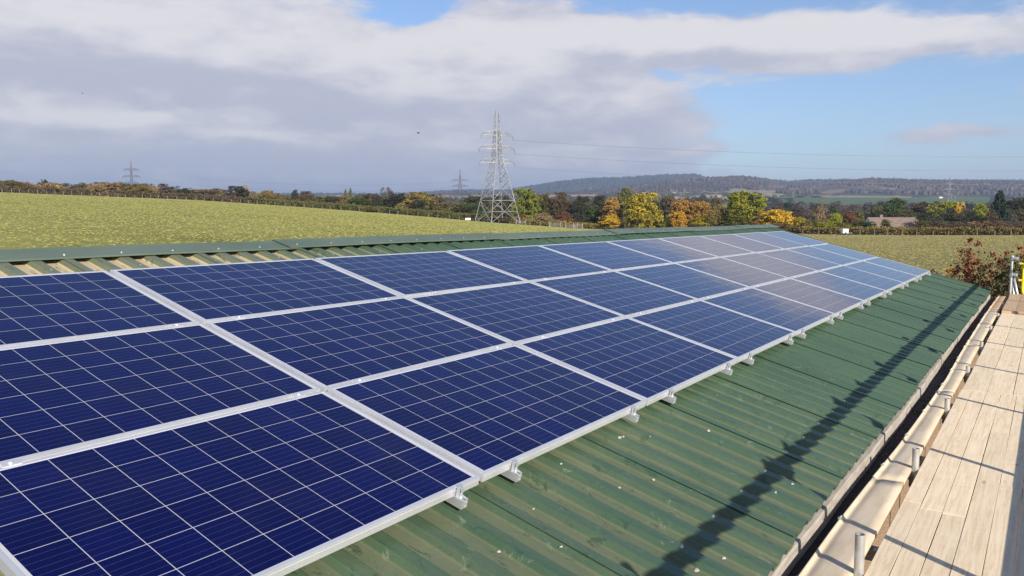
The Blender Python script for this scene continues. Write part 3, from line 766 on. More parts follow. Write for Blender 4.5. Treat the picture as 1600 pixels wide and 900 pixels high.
for i in range(8):
    y1, y0 = lines_near[i]-.0015, lines_near[i+1]+.0015
    cuts = [-4.8, [-.9, -1.3][i % 2], [2.02, 1.95, 1.93, 3.9, 2.6, 3.1, 2.2, 3.5][i], 5.35]
    for a, b, nm in zip(cuts[:-1], cuts[1:], ('behind the camera', 'at the near end of the walkway', 'in the near middle of the walkway')):
        tag(board(a+.003, b-.003, y0, y1), f'narrow pale timber scaffold board {nm}, {gnames[i]}', 'scaffold board', 'pale boards of the scaffold walkway')
lines_far = [-4.296, -4.486, -4.680, -4.873, -5.066, -5.165]
for i in range(5):
    y1, y0 = lines_far[i]-.002, lines_far[i+1]+.002
    cuts = [5.35, [8.1, 8.6, 7.7, 8.3, 8.0][i], 12.08]
    for a, b, nm in zip(cuts[:-1], cuts[1:], ('in the far middle of the walkway', 'just before the raised far boards')):
        tag(board(a+.004, b-.004, y0, y1), f'wide pale timber scaffold board {nm}, {gnames[i]}', 'scaffold board', 'pale boards of the scaffold walkway')
for i in range(5):
    y1, y0 = lines_far[i]-.003, lines_far[i+1]+.003
    for a, b, nm in ((12.02, 13.55, 'at the step'), (13.56, 15.25, 'at the very end')):
        tag(board(a, b, y0, y1, BZ+.042, 'board_dark'), f'raised tan board {nm} of the far walkway, {gnames[i]}', 'scaffold board', 'raised tan boards at the far end')

scf = thing('scaffold', 'galvanised tube scaffold carrying the boarded walkway along the barn eaves', 'scaffold', (0, -4.7, 0))
def sm(mb, name, mat, smooth=False, bevel=0):
    mb.v = [(v[0], v[1]+4.7, v[2]) for v in mb.v]; return mb.build(name, mat, scf, smooth=smooth, bevel=bevel)
INX = [-2.9, -1.0, .94, 2.66, 4.45, 6.35, 8.2, 9.95, 11.75, 13.5]
INH = [.12, .12, .175, .125, .09, .05, .045, .03, .02, .02]
for x, h in zip(INX, INH):
    mb = MB(); mb.pipe((x, -4.266, 0), (x+.002, -4.264, BZ+h), .0205, .0170, 20); st = sm(mb, 'standard', M['galv'])
    c = MB()
    for zc in (BZ-.085,):
        c.tube((x, -4.266, zc-.03), (x, -4.266, zc+.03), .034, .034, 12); c.box((x+.02, -4.30, zc-.022), (x+.075, -4.232, zc+.022)); c.tube((x+.05, -4.225, zc), (x+.05, -4.20, zc), .008, .008, 6)
    o = c.build('coupler', M['galv_dark'], st, M=Matrix.Translation((0, 4.7, 0)))
for x in INX:          # transoms under the boards
    mb = MB(); mb.tube((x+.07, -4.12, BZ-.075), (x+.07, -5.42, BZ-.075), .024, None, 12); sm(mb, 'transom', M['galv'], True)
    mb = MB(); mb.box((x+.40, -4.15, BZ-.10), (x+.46, -5.3, BZ-.045)); sm(mb, 'transom', M['galv_dark'])
OUX = [-4.6, -2.75, -.98, .79, 2.53, 4.32, 6.1, 7.9, 9.7, 11.5, 13.3, 15.1]
for x in OUX:
    mb = MB(); mb.pipe((x, -5.28, 0), (x, -5.28, BZ+1.12), .0242, .0205, 16); st = sm(mb, 'standard', M['galv'])
    for zc in (BZ-.08, BZ+1.0):
        c = MB(); c.tube((x, -5.28, zc-.035), (x, -5.28, zc+.035), .036, .036, 12); c.box((x-.035, -5.275, zc-.03), (x+.035, -5.20, zc+.03)); c.tube((x+.0, -5.20, zc), (x+.0, -5.155, zc+.03), .010, .010, 6); c.tube((x-.05, -5.25, zc), (x+.05, -5.25, zc), .018, .018, 8)
        c.build('coupler', M['galv_dark'], st, M=Matrix.Translation((0, 4.7, 0)))
for (y, z, nm) in ((-5.235, BZ+1.0, 'guard_rail'), (-5.235, BZ+.975, 'guard_rail'), (-5.235, BZ-.13, 'ledger'), (-4.31, BZ-.13, 'ledger')):  # second, overlapping guard rail tube is added to widen the shadow on the roof
    mb = MB(); mb.tube((-5.2, y, z), (15.4 if nm != 'ledger' else 14.8, y, z), .0242, None, 14); sm(mb, nm, M['galv'], True)
for x in (1.15, 3.05, 3.35, 5.6, 8.3, 8.6, 11.0):      # joint sleeves on the guard rail
    mb = MB(); mb.tube((x-.06, -5.235, BZ+1.0), (x+.06, -5.235, BZ+1.0), .036, .036, 12); mb.tube((x, -5.235, BZ+1.0), (x, -5.235, BZ+1.09), .013, .010, 8); sm(mb, 'sleeve_coupler', M['galv_dark'])
tb = MB().box((-5.0, -5.225, BZ+.002), (15.2, -5.187, BZ+.232)); tbo = tb.build('toe_board', M['board'], bevel=.002)
tag(tbo, 'upright timber toe board running along the outer edge of the walkway', 'toe board')
# far end post with couplers and brace
mb = MB(); mb.pipe((15.32, -4.29, 0), (15.34, -4.29, BZ+.78), .0242, .020, 16); st = sm(mb, 'standard', M['galv'])
for zc in (BZ+.72, BZ+.40):
    c = MB(); c.tube((15.34, -4.29, zc-.03), (15.34, -4.29, zc+.035), .037, .037, 12); c.box((15.30, -4.40, zc-.025), (15.36, -4.30, zc+.03)); c.tube((15.30, -4.37, zc), (15.22, -4.37, zc+.01), .012, .012, 8)
    c.build('coupler', M['galv'], st, M=Matrix.Translation((0, 4.7, 0)))
mb = MB(); mb.tube((15.38, -4.33, BZ+.38), (15.42, -4.50, BZ-.4), .024, None, 12); sm(mb, 'brace', M['galv'], True)
mb = MB(); mb.tube((15.40, -4.30, BZ+.30), (15.42, -4.42, BZ-.4), .018, None, 12); sm(mb, 'brace', M['galv'], True)
# yellow gate
yg = thing('safety_gate', 'yellow tubular safety gate at the far end of the walkway', 'gate', (15.4, -4.45, BZ))
mb = MB(); r = .022
mb.tube((0, .03, .62), (0, -.62, .62), r, None, 12); mb.tube((0, .03, .30), (0, -.62, .30), r, None, 12)
mb.tube((0, -.035, .64), (0, -.035, .12), r, None, 12)
pts_ = [(-.035+.0, .12), (-.045, .06), (-.08, .02), (-.14, 0), (-.62, 0)]
for p, q in zip(pts_[:-1], pts_[1:]): mb.tube((0, p[0], p[1]), (0, q[0], q[1]), r, None, 12)
mb.tube((0, -.62, .64), (0, -.62, 0), r, None, 12)
mb.build('gate_frame', M['yellow'], yg, smooth=False)
MB().tube((0, .03, .62), (0, .05, .62), .03, None, 10).tube((0, .03, .30), (0, .05, .30), .03, None, 10).build('hinge', M['galv_dark'], yg)

# gravel strip beside the barn
mb = MB(); mb.add([(-8, -7.5, .03), (16, -7.5, .03), (16, EY+.1, .03), (-8, EY+.1, .03)], [(0,1,2,3)]); kind(mb.build('gravel_path', M['gravel']), 'structure')
mb = MB()
for i in range(5000):
    x = random.uniform(-.5, 9); y = random.uniform(-4.6, -4.02); s = random.uniform(.012, .035); c = Vector((x, y, .035+s*.3))
    d = [Vector((random.gauss(0,1), random.gauss(0,1), random.gauss(0,.6))).normalized()*s for _ in range(4)]
    mb.add([c+q for q in d], [(0,1,2),(0,2,3),(0,3,1),(1,3,2)])
tag(kind(mb.build('gravel', M['gravel']), 'stuff'), 'brown pebbles on the ground seen through the gap beside the walkway', 'gravel')

# ------------------------------------------------------------------ trees
def leaf_quads(centers, size, rng, flat=.0, elong=1.0):
    n = len(centers); d = rng.normal(size=(n, 3)); d /= np.linalg.norm(d, axis=1)[:, None]
    e = rng.normal(size=(n, 3)); e -= (e*d).sum(1)[:, None]*d; e /= np.linalg.norm(e, axis=1)[:, None]
    s = size*rng.uniform(.6, 1.4, n)[:, None]
    a = d*s*elong; b = e*s*.62
    V = np.stack([centers-a, centers+b, centers+a, centers-b], 1).reshape(-1, 3)
    return V
def quads_mesh(name, V, mat):
    me = bpy.data.meshes.new(name); F = np.arange(len(V)).reshape(-1, 4)
    me.from_pydata(V.tolist(), [], F.tolist()); me.materials.append(mat); return me
def crown_mesh(shape, seed):
    rng = np.random.default_rng(seed); P = []
    if shape == 'conifer':
        for k in range(46):
            z = .08 + .90*(k/46)**.92; rad = .5*(1-z)**.78*rng.uniform(.75, 1.1)+.015
            for b in range(7):
                t = rng.uniform(0, 2*math.pi); m = max(3, int(14*rad*2)+3); q = rng.uniform(.15, 1, m)
                c = np.stack([np.cos(t)*q*rad, np.sin(t)*q*rad, z - q*rad*.22], 1) + rng.normal(0, .012, (m, 3)); P.append(c)
        P = np.concatenate(P); P = np.concatenate([P, P+rng.normal(0, .012, P.shape)]); V = leaf_quads(P, .020, rng, elong=1.3)
    else:
        nc = {'round': 170, 'tall': 150, 'oval': 150, 'bare': 130, 'lobed': 170, 'bush': 130}[shape]
        lobes = []
        nl = {'round': 7, 'tall': 7, 'oval': 6, 'bare': 8, 'lobed': 9, 'bush': 7}[shape]
        for k in range(nl):
            t = rng.uniform(0, 2*math.pi); z = rng.uniform(.30, .80) if shape != 'bush' else rng.uniform(.2, .65); q = rng.uniform(.08, .24)
            rr = rng.uniform(.20, .30) if shape in ('round', 'oval') else rng.uniform(.15, .25)
            lobes.append((q*math.cos(t), q*math.sin(t), z, rr))
        lobes.append((0, 0, .52, .33)); lobes.append((rng.uniform(-.06,.06), rng.uniform(-.06,.06), .80, .17))
        if shape in ('round', 'oval', 'lobed', 'tall', 'bush'): lobes.append((0, 0, .24, .26))
        for k in range(nc*3):
            cx, cy, cz, rr = lobes[rng.integers(len(lobes))]
            d = rng.normal(size=3); d /= np.linalg.norm(d); c = np.array([cx, cy, cz]) + d*rr*rng.uniform(.72, 1.08)
            if c[2] < .05 or c[2] > 1: continue
            if rng.uniform() > (.55 if shape != 'bare' else .42): continue
            m = 50 if shape != 'bare' else 26; sg = rng.uniform(.022, .042)
            P.append(c + rng.normal(0, 1, (m, 3))*np.array([sg, sg, sg*.72]))
        P = np.concatenate(P); P[:, 2] = np.clip(P[:, 2], .02, 1.0)
        V = leaf_quads(P, .0185 if shape != 'bare' else .013, rng, elong=1.0 if shape != 'bare' else 1.7)
    # normalise to unit box
    w = np.percentile(np.abs(V[:, :2]), 99)*2; V[:, :2] /= w; V[:, 2] = (V[:, 2]-0)/np.percentile(V[:, 2], 99.7)
    return quads_mesh('crown', V, LEAF['green'])
CROWN = {s: [crown_mesh(s, 100*i+k) for k in range(3 if s != 'conifer' else 1)] for i, s in enumerate(('round', 'tall', 'oval', 'bare', 'lobed', 'bush', 'conifer'))}
def trunk_mesh(seed):
    rng = random.Random(seed); mb = MB()
    p = Vector((0, 0, 0)); r = .028
    for k in range(7):
        q = p + Vector((rng.uniform(-.012, .012), rng.uniform(-.012, .012), .11)); mb.tube(p, q, r, r*.82, 7, False)
        if k > 1:
            for b in range(2):
                t = rng.uniform(0, 6.28); L = rng.uniform(.18, .34); e = q + Vector((math.cos(t)*L*.8, math.sin(t)*L*.8, L*.75)); mb.tube(q, e, r*.45, r*.12, 5, False)
        p = q; r *= .82
    mb.tube(p, p + Vector((0, 0, .14)), r, r*.3, 6)
    me = bpy.data.meshes.new('trunk'); me.from_pydata(mb.v, [], mb.f); me.materials.append(M['bark']); return me
TRUNK = [trunk_mesh(k) for k in range(3)]
def tree(x, ytop, wpx, r, shape, colr, label, group=None, sink=0, pale=False, name='tree', cat='tree', zb=None, depthf=1.0):
    X, Y = ground_xy(x, r); z0 = hxy(X, Y) - sink; H = max(zat(x, ytop, r) - z0, 1.2)
    a = abs(az_of(x)-YAW); W = wpx/FPX*r*math.cos(a)*math.cos(a)**0
    root = thing(name, label, cat, (X, Y, z0), (0, 0, random.uniform(0, 6.28)), group)
    for nm, me, mat, sc in (('crown', random.choice(CROWN[shape]), LEAF[colr], (W, W*depthf, H)), ('trunk', random.choice(TRUNK), M['bark_pale'] if pale else M['bark'], (H*.9, H*.9, H*.95))):
        o = bpy.data.objects.new(nm, me); COL.objects.link(o); o.parent = root; o.scale = sc
        o.material_slots[0].link = 'OBJECT'; o.material_slots[0].material = mat
    return root
T = tree
# trees behind the pylon and the gates
T(823, 295, 52, 262, 'round', 'green', 'broad rounded green tree immediately right of the tall pylon')
T(853, 304, 34, 268, 'oval', 'olive', 'olive brown tree right of the rounded green tree by the pylon')
T(878, 301, 34, 266, 'round', 'brown', 'tall dull brown tree above the small russet tree')
T(882, 331, 30, 246, 'bush', 'russet', 'small russet tree in front of the tall dull brown tree', name='small_tree')
T(848, 333, 34, 240, 'bush', 'tan', 'pale tan bush beside the grey pen right of the pylon', name='bush', cat='bush')
T(816, 336, 30, 243, 'bush', 'russet', 'low reddish bush just right of the pylon legs', name='bush', cat='bush')
T(868, 343, 30, 238, 'bush', 'ochre', 'low ochre bush left of the metal gates', name='bush', cat='bush')
T(906, 307, 34, 262, 'oval', 'dark', 'very dark tree between the russet tree and the green sapling')
T(924, 321, 28, 242, 'oval', 'midgreen', 'small mid green tree on a slim trunk behind the metal gates')
T(936, 306, 34, 285, 'round', 'dark', 'dark green tree peeping over left of the orange tree')
T(945, 340, 26, 232, 'bush', 'yellowgreen', 'low yellow green bush at the foot of the orange tree', name='bush', cat='bush')
T(954, 309, 38, 236, 'tall', 'orange', 'orange autumn tree left of the big yellow tree')
T(956, 336, 34, 229, 'bush', 'gold', 'golden low growth under the orange autumn tree', name='bush', cat='bush')
T(976, 294, 38, 275, 'round', 'olive', 'brownish olive tree top rising behind the big yellow tree')
T(1001, 302, 62, 228, 'round', 'yellow', 'biggest rounded yellow tree, right of the orange one')
T(1041, 306, 32, 262, 'oval', 'brown', 'dark bare brown tree right of the biggest yellow tree')
T(1046, 338, 30, 226, 'bush', 'yellowgreen', 'low green yellow bush right of the biggest yellow tree', name='bush', cat='bush')
T(1070, 313, 38, 236, 'lobed', 'orange', 'orange brown tree behind the small bright gold tree')
T(1063, 330, 30, 222, 'round', 'gold', 'small bright gold tree in front of orange brown trees')
T(1091, 315, 38, 234, 'round', 'orange', 'rounded orange brown tree left of the pale stemmed tree')
T(1096, 335, 36, 226, 'bush', 'yellow', 'yellow green low growth beneath the rounded orange brown tree', name='bush', cat='bush')
T(1118, 321, 28, 226, 'tall', 'ochre', 'slim ochre tree with a pale stem left of the tall yellow green tree', pale=True)
T(1136, 325, 28, 236, 'oval', 'orange', 'dull orange tree tucked against the tall yellow green tree')
T(1162, 300, 60, 226, 'lobed', 'yellowgreen', 'tallest yellow green tree, above the far end of the ridge')
T(1150, 335, 44, 220, 'bush', 'green', 'green lower growth at the foot of the tallest yellow green tree', name='bush', cat='bush')
T(1191, 331, 26, 222, 'bush', 'orange', 'small orange bush between the yellow green tree and the golden dome', name='bush', cat='bush')
T(1217, 328, 56, 206, 'round', 'gold', 'wide golden domed tree above the far corner of the panels')
T(1222, 347, 60, 199, 'bush', 'ochre', 'ochre undergrowth below the wide golden domed tree', name='bush', cat='bush')
T(1251, 339, 22, 203, 'tall', 'yellow', 'narrow yellow tree right of the golden domed tree', name='small_tree')
T(1281, 316, 20, 212, 'bare', 'tan', 'thin pale leafless birch left of the white container', pale=True)
T(1269, 343, 22, 203, 'bush', 'midgreen', 'dark green bush at the foot of the thin pale birch', name='bush', cat='bush')
T(1303, 334, 24, 205, 'oval', 'yellowgreen', 'yellow green small tree right of the thin pale birch', name='small_tree')
T(1327, 331, 26, 206, 'round', 'russet', 'reddish brown tree directly above the white container')
T(1322, 350, 34, 200, 'bush', 'yellowgreen', 'yellow green bush behind the white container', name='bush', cat='bush')
T(1345, 342, 22, 202, 'bush', 'ochre', 'ochre bush left of the bungalow roof', name='bush', cat='bush')
T(1383, 343, 16, 200, 'oval', 'olive', 'small olive tree in front of the bungalow roof', name='small_tree')
T(1396, 311, 50, 300, 'oval', 'midgreen', 'dark green tree rising behind the bungalow roof')
T(1370, 322, 34, 320, 'round', 'olive', 'olive tree behind the left end of the bungalow')
T(1440, 316, 50, 330, 'round', 'brown', 'brown tree right of the dark green tree behind the bungalow')
T(1420, 330, 34, 270, 'bush', 'midgreen', 'green shrubby tree above the right end of the bungalow')
T(1440, 338, 36, 245, 'bush', 'dark', 'dark evergreen bush at the right gable of the bungalow', name='bush', cat='bush')
T(1473, 315, 50, 290, 'round', 'yellowgreen', 'yellow green rounded tree below the distant right pylon')
T(1496, 317, 24, 285, 'oval', 'gold', 'gold orange tree touching the yellow green tree below the right pylon')
T(1531, 319, 28, 300, 'oval', 'yellowgreen', 'small yellow green tree left of the dark conifer')
T(1514, 325, 24, 280, 'bare', 'purple', 'bare purplish tree between the gold tree and the conifer')
T(1561, 299, 40, 250, 'conifer', 'conifer', 'dark pointed conifer near the right edge', name='conifer_tree')
T(1596, 310, 48, 290, 'round', 'dark', 'dark spreading evergreen right of the conifer')
T(1574, 327, 30, 270, 'bush', 'midgreen', 'green shrubby tree low behind the conifer')
# left: dark trees beyond the pasture
T(375, 291, 38, 330, 'round', 'dark', 'dark dome shaped evergreen tree on the skyline beyond the pasture')
T(386, 289, 14, 345, 'bare', 'tan', 'bare twiggy tree top behind the dark dome shaped evergreen')
T(92, 289, 9, 290, 'tall', 'gold', 'tiny bright yellow tree at the upper left field edge')
T(74, 281, 14, 330, 'round', 'dark', 'small dark tree poking above the far left hedge')
T(60, 288, 34, 325, 'round', 'brown', 'brown rounded tree left of the tiny bright yellow tree')
T(20, 282, 60, 330, 'bush', 'tan', 'wide pale tan thicket at the far left end of the hedge')
T(155, 285, 44, 320, 'round', 'brown', 'brown rounded tree in the hedge left of the small left pylon')
T(461, 297, 15, 300, 'oval', 'dark', 'narrow dark tree, left one of the pair beyond the pasture')
T(478, 299, 30, 305, 'round', 'brown', 'brown tree, right one of the pair beyond the pasture')
T(416, 298, 34, 320, 'round', 'ochre', 'yellowish tree right of the dark dome shaped evergreen')
T(540, 296, 7, 420, 'tall', 'olive', 'slim poplar, left one of two on the skyline')
T(548, 294, 8, 420, 'tall', 'olive', 'slim poplar, right one of two on the skyline')
T(606, 293, 26, 330, 'bare', 'purple', 'airy dark tree crown standing above the middle tree belt')
T(575, 304, 60, 300, 'lobed', 'brown', 'wide brown tree mass left of the airy dark crown')
T(620, 303, 50, 290, 'lobed', 'dark', 'dark tree under the airy crown in the middle belt')
T(655, 300, 64, 280, 'round', 'ochre', 'large ochre brown oak in the middle of the tree belt')
T(676, 304, 36, 300, 'round', 'brown', 'brown oak right behind the large ochre brown oak')
T(694, 317, 36, 268, 'bush', 'ochre', 'lower ochre tree left of the middle pylon foot')
T(724, 320, 44, 262, 'bush', 'olive', 'low olive tree below the middle pylon')
T(700, 309, 30, 330, 'bare', 'purple', 'bare purplish tree left of the middle pylon')
T(745, 307, 56, 330, 'lobed', 'dark', 'dark tree mass behind the left legs of the tall pylon')
T(785, 306, 52, 320, 'lobed', 'dark', 'dark tree mass seen through the tall pylon')
T(738, 333, 20, 250, 'bush', 'ochre', 'small yellowish bush left of the tall pylon foot', name='bush', cat='bush')
T(775, 328, 44, 255, 'bush', 'olive', 'olive scrub seen between the tall pylon legs', name='bush', cat='bush')
T(770, 338, 40, 243, 'bush', 'ochre', 'dry yellow scrub at the tall pylon foot', name='bush', cat='bush')
# repeats too alike to single out: hedgerow trees
def belt(x0, x1, n, ylo, yhi, w0, w1, r0, r1, cols, shapes, label, group, sink=1):
    for i in range(n):
        x = x0 + (x1-x0)*(i+random.uniform(.1, .9))/n
        T(x, random.uniform(ylo, yhi) if not callable(ylo) else ylo(x)+random.uniform(-2.5, 3), random.uniform(w0, w1), random.uniform(r0, r1), random.choice(shapes), random.choice(cols), label, group, sink)
belt(-40, 350, 42, lambda x: np.interp(x, [0,100,160,230,300,350], [284,289,287,286,296,298]), 0, 24, 48, 288, 325, ['tan','brown','brown','purple','olive','dark','ochre'], ['bush','round','bare','lobed'],
     'brown autumn tree in the hedgerow along the top of the left pasture', 'hedgerow trees along the left pasture')
belt(390, 600, 20, lambda x: np.interp(x, [390,500,520,600], [300,309,307,304]), 0, 20, 38, 285, 330, ['brown','dark','olive','ochre'], ['bush','round','lobed'],
     'dull brown tree in the belt beyond the pasture fence', 'trees in the belt beyond the pasture')
belt(560, 800, 18, lambda x: np.interp(x, [560,650,700,800], [310,312,318,318]), 0, 20, 36, 262, 300, ['brown','dark','olive','midgreen'], ['bush','round','lobed'],
     'low dark scrubby tree in the front of the middle tree belt', 'front trees of the middle belt')
belt(560, 800, 12, lambda x: 341 if x > 700 else 330+(x-600)*.1, 0, 18, 30, 246, 256, ['olive','ochre','midgreen'], ['bush'],
     'low bramble bush just beyond the pasture fence', 'bramble bushes beyond the fence', 0)
belt(800, 1130, 16, lambda x: 312, 0, 24, 36, 290, 360, ['dark','brown','midgreen','purple'], ['round','oval','lobed'],
     'dark tree filling the gaps behind the bright autumn trees', 'dark trees behind the autumn trees')
belt(1170, 1420, 14, lambda x: 333, 0, 24, 44, 240, 320, ['dark','brown','purple','olive'], ['round','bush','bare'],
     'dark brown tree behind the right paddock hedge', 'dark trees behind the right hedge')
belt(1175, 1480, 20, lambda x: 324, 0, 22, 40, 350, 460, ['dark','brown','purple','midgreen'], ['round','bush','oval'],
     'dark wooded tree crown in the valley beyond the bungalow', 'valley trees beyond the bungalow')
belt(1180, 1620, 22, lambda x: 317, 0, 16, 30, 520, 800, ['dark','olive','purple','conifer'], ['round','bush','oval'],
     'small dark tree in the row below the distant green field', 'tree row below the green field')
belt(1400, 1640, 9, lambda x: 330, 0, 26, 44, 235, 280, ['brown','olive','purple','dark'], ['round','bush','bare'],
     'brown tree behind the long right hedge', 'brown trees behind the long right hedge')
for x, y, w, r in [(1097,304,13,1500),(1112,306,8,1500),(1118,305,7,1500),(1141,305,12,1450),(1200,308,22,1200),(1212,311,20,1150),(1180,309,14,1200),(1247,306,14,2050),(1276,306,18,2050),(1162,312,20,1000),(1085,308,16,1300)]:
    T(x, y, w, r, 'round', 'dark', 'tiny dark round tree among the pale fields under the hills', 'distant trees among the fields', 4)
T(1237, 300, 4, 2000, 'tall', 'tan', 'thin pale poplar far away at the edge of the green field')

belt(1255, 1365, 9, lambda x: 345, 0, 16, 26, 196, 205, ['ochre','olive','yellowgreen','midgreen'], ['bush','oval'],
     'mixed autumn bush in the hedge left of the bungalow', 'hedge bushes left of the bungalow', 0)
belt(1362, 1432, 5, lambda x: 356, 0, 14, 22, 196, 204, ['ochre','olive','brown'], ['bush'],
     'low brownish bush in front of the bungalow', 'low bushes in front of the bungalow', 0)
belt(1432, 1640, 20, lambda x: 345, 0, 18, 32, 190, 205, ['ochre','brown','russet','olive','tan','purple'], ['bush','bare','lobed'],
     'brown and ochre bush in the long hedge right of the bungalow', 'hedge bushes right of the bungalow', 0)
# hedges: one long clump-built hedge each
def hedge(name, x0, x1, r0, hfn, dr, n, colr, label, size=.12, wave=1.0):
    rng = np.random.default_rng(int(x0)+505); P = []
    N = n; t = rng.uniform(0, 1, N); px = x0+(x1-x0)*t
    for k in range(N):
        X, Y = ground_xy(px[k], r0(px[k])+rng.uniform(0, dr)); z = hxy(X, Y)
        h = hfn(px[k])*(.72+.55*float(fbm(np.array([px[k]*.11]), np.array([3.3]), 3, 4)[0])) 
        zz = z + h*rng.uniform(0, 1)**.7
        m = 10; P.append(np.array([X, Y, zz]) + rng.normal(0, .28, (m, 3))*np.array([1, 1, .7]))
    P = np.concatenate(P); V = leaf_quads(P, size, rng)
    me = quads_mesh(name, V, LEAF[colr]); o = bpy.data.objects.new(name, me); COL.objects.link(o); return tag(o, label, 'hedge')
reF = lambda off: (lambda px: float(np.interp(az_of(px), AZT, T_re))+off)
hedge('hedge', 1180, 1630, reF(3), lambda p: 1.4, 4, 4200, 'ochre', 'long uneven ochre hedge behind the right paddock fence', .15)
hedge('hedge', 1430, 1630, reF(5), lambda p: 2.0, 4, 1500, 'brown', 'dull brown upper growth of the hedge right of the bungalow', .14)
hedge('hedge', -60, 420, reF(6), lambda p: 2.2, 5, 3600, 'brown', 'long brown hedge along the top of the left pasture', .19)
hedge('hedge', 400, 760, reF(5), lambda p: 2.0, 5, 3000, 'olive', 'low dark olive hedge behind the pasture fence posts', .18)
hedge('hedge', 800, 960, reF(7), lambda p: 1.6, 5, 1200, 'ochre', 'low straggly ochre hedge behind the metal gates', .15)

# ------------------------------------------------------------------ fences
def fence(x0, x1, off, step, label, h=1.15, th=.055, skip=None):
    f = thing('wire_fence', label, 'fence'); ps = []
    p = x0
    while p < x1:
        X, Y = ground_xy(p, reF(off)(p)); z = hxy(X, Y); ps.append((X, Y, z))
        r = reF(off)(p); p += step*FPX/r*random.uniform(.85, 1.15)
    for i, (X, Y, z) in enumerate(ps[:100]):
        mb = MB(); hh = h*random.uniform(.72, 1.15); mb.tube((0, 0, -.2), (random.uniform(-.05, .05), random.uniform(-.05, .05), hh), th, th*.9, 7)
        o = mb.build('post', M['post'], f); o.location = (X, Y, z)
    mb = MB()
    for hh in (.35, .7, 1.0):
        for a, b in zip(ps[:-1], ps[1:]): mb.tube((a[0], a[1], a[2]+hh), (b[0], b[1], b[2]+hh), .006, None, 4, False)
    mb.build('wire', M['wire'], f)
    return f
fence(-20, 905, 0, 3.1, 'long post and wire fence along the far edge of the left pasture', th=.052)
fence(1255, 1640, -1, 3.6, 'post and wire fence in front of the right paddock hedge', th=.045)
# gates beside the fence
def mgate(px, r, wid, label, rot, bars=5):
    X, Y = ground_xy(px, r); g = thing('field_gate', label, 'gate', (X, Y, hxy(X, Y)), (0, 0, rot))
    mb = MB()
    for k in range(bars): mb.tube((0, 0, .2+k*.22), (wid, 0, .2+k*.22), .03, None, 6)
    for t in (0, .5, 1): mb.tube((wid*t, 0, .15), (wid*t, 0, .25+.22*(bars-1)), .035, None, 6)
    mb.build('bar', M['galv'], g)
    for t in (-.15, wid+.15): MB().tube((t, 0, -.2), (t, 0, 1.5), .09, None, 8).build('gate_post', M['post'], g)
vr = YAW - math.pi/2
mgate(859, 224, 3.0, 'grey metal field gate, left one of the two by the fence corner', vr)
mgate(884, 222, 3.2, 'grey metal field gate, right one of the two by the fence corner', vr+.1, 4)
mgate(897, 222, 2.2, 'short pale metal gate at the right end of the gates', vr-.1)
mgate(807, 232, 2.6, 'small grey livestock pen gate beside the right pylon leg', vr+.15, 4)
def trough_(px, r, label):
    X, Y = ground_xy(px, r); t = thing('water_trough', label, 'trough', (X, Y, hxy(X, Y)), (0, 0, vr))
    MB().box((0,0,.05),(1.6,.6,.1)).box((0,0,.1),(1.6,.06,.7)).box((0,.54,.1),(1.6,.6,.7)).box((0,.06,.1),(.06,.54,.7)).box((1.54,.06,.1),(1.6,.54,.7)).build('basin', M['white'], t, bevel=.02)
    MB().box((.1,.1,-.05),(.3,.5,.05)).box((1.3,.1,-.05),(1.5,.5,.05)).build('foot', M['post'], t)
trough_(727, 236, 'small white water trough by the fence left of the tall pylon')
# white container on a trailer
X, Y = ground_xy(1318, 186); g = thing('trailer', 'white box trailer with drawbar parked in front of the right hedge', 'trailer', (X, Y, hxy(X, Y)), (0, 0, vr))
MB().box((0, 0, .35), (1.25, 1.2, 1.35)).build('body', M['white'], g, bevel=.05)
MB().box((.6, -.006, .45), (1.15, -.001, 1.2)).build('door', M['galv'], g)
MB().box((1.25, .55, .38), (2.3, .65, .46)).tube((2.2, .6, .0), (2.2, .6, .6), .04, None, 8).build('drawbar', M['galv_dark'], g)
for yy in (-.06, 1.2): MB().tube((.6, yy, .3), (.6, yy+.06, .3), .3, None, 16).build('wheel', M['rubber'], g)
# log / pale branch beside trailer
X, Y = ground_xy(1303, 187); mb = MB(); mb.tube((0, 0, .05), (1.0, .1, .12), .06, .05, 8); mb.tube((1.0, .1, .12), (1.9, .1, .42), .05, .03, 8); mb.tube((.9, .1, .1), (1.4, .4, .3), .03, .015, 6)
o = mb.build('fallen_branch', M['bark_pale']); o.location = (X, Y, hxy(X, Y)); o.rotation_euler = (0, 0, vr); tag(o, 'pale fallen branch lying left of the white trailer', 'branch')

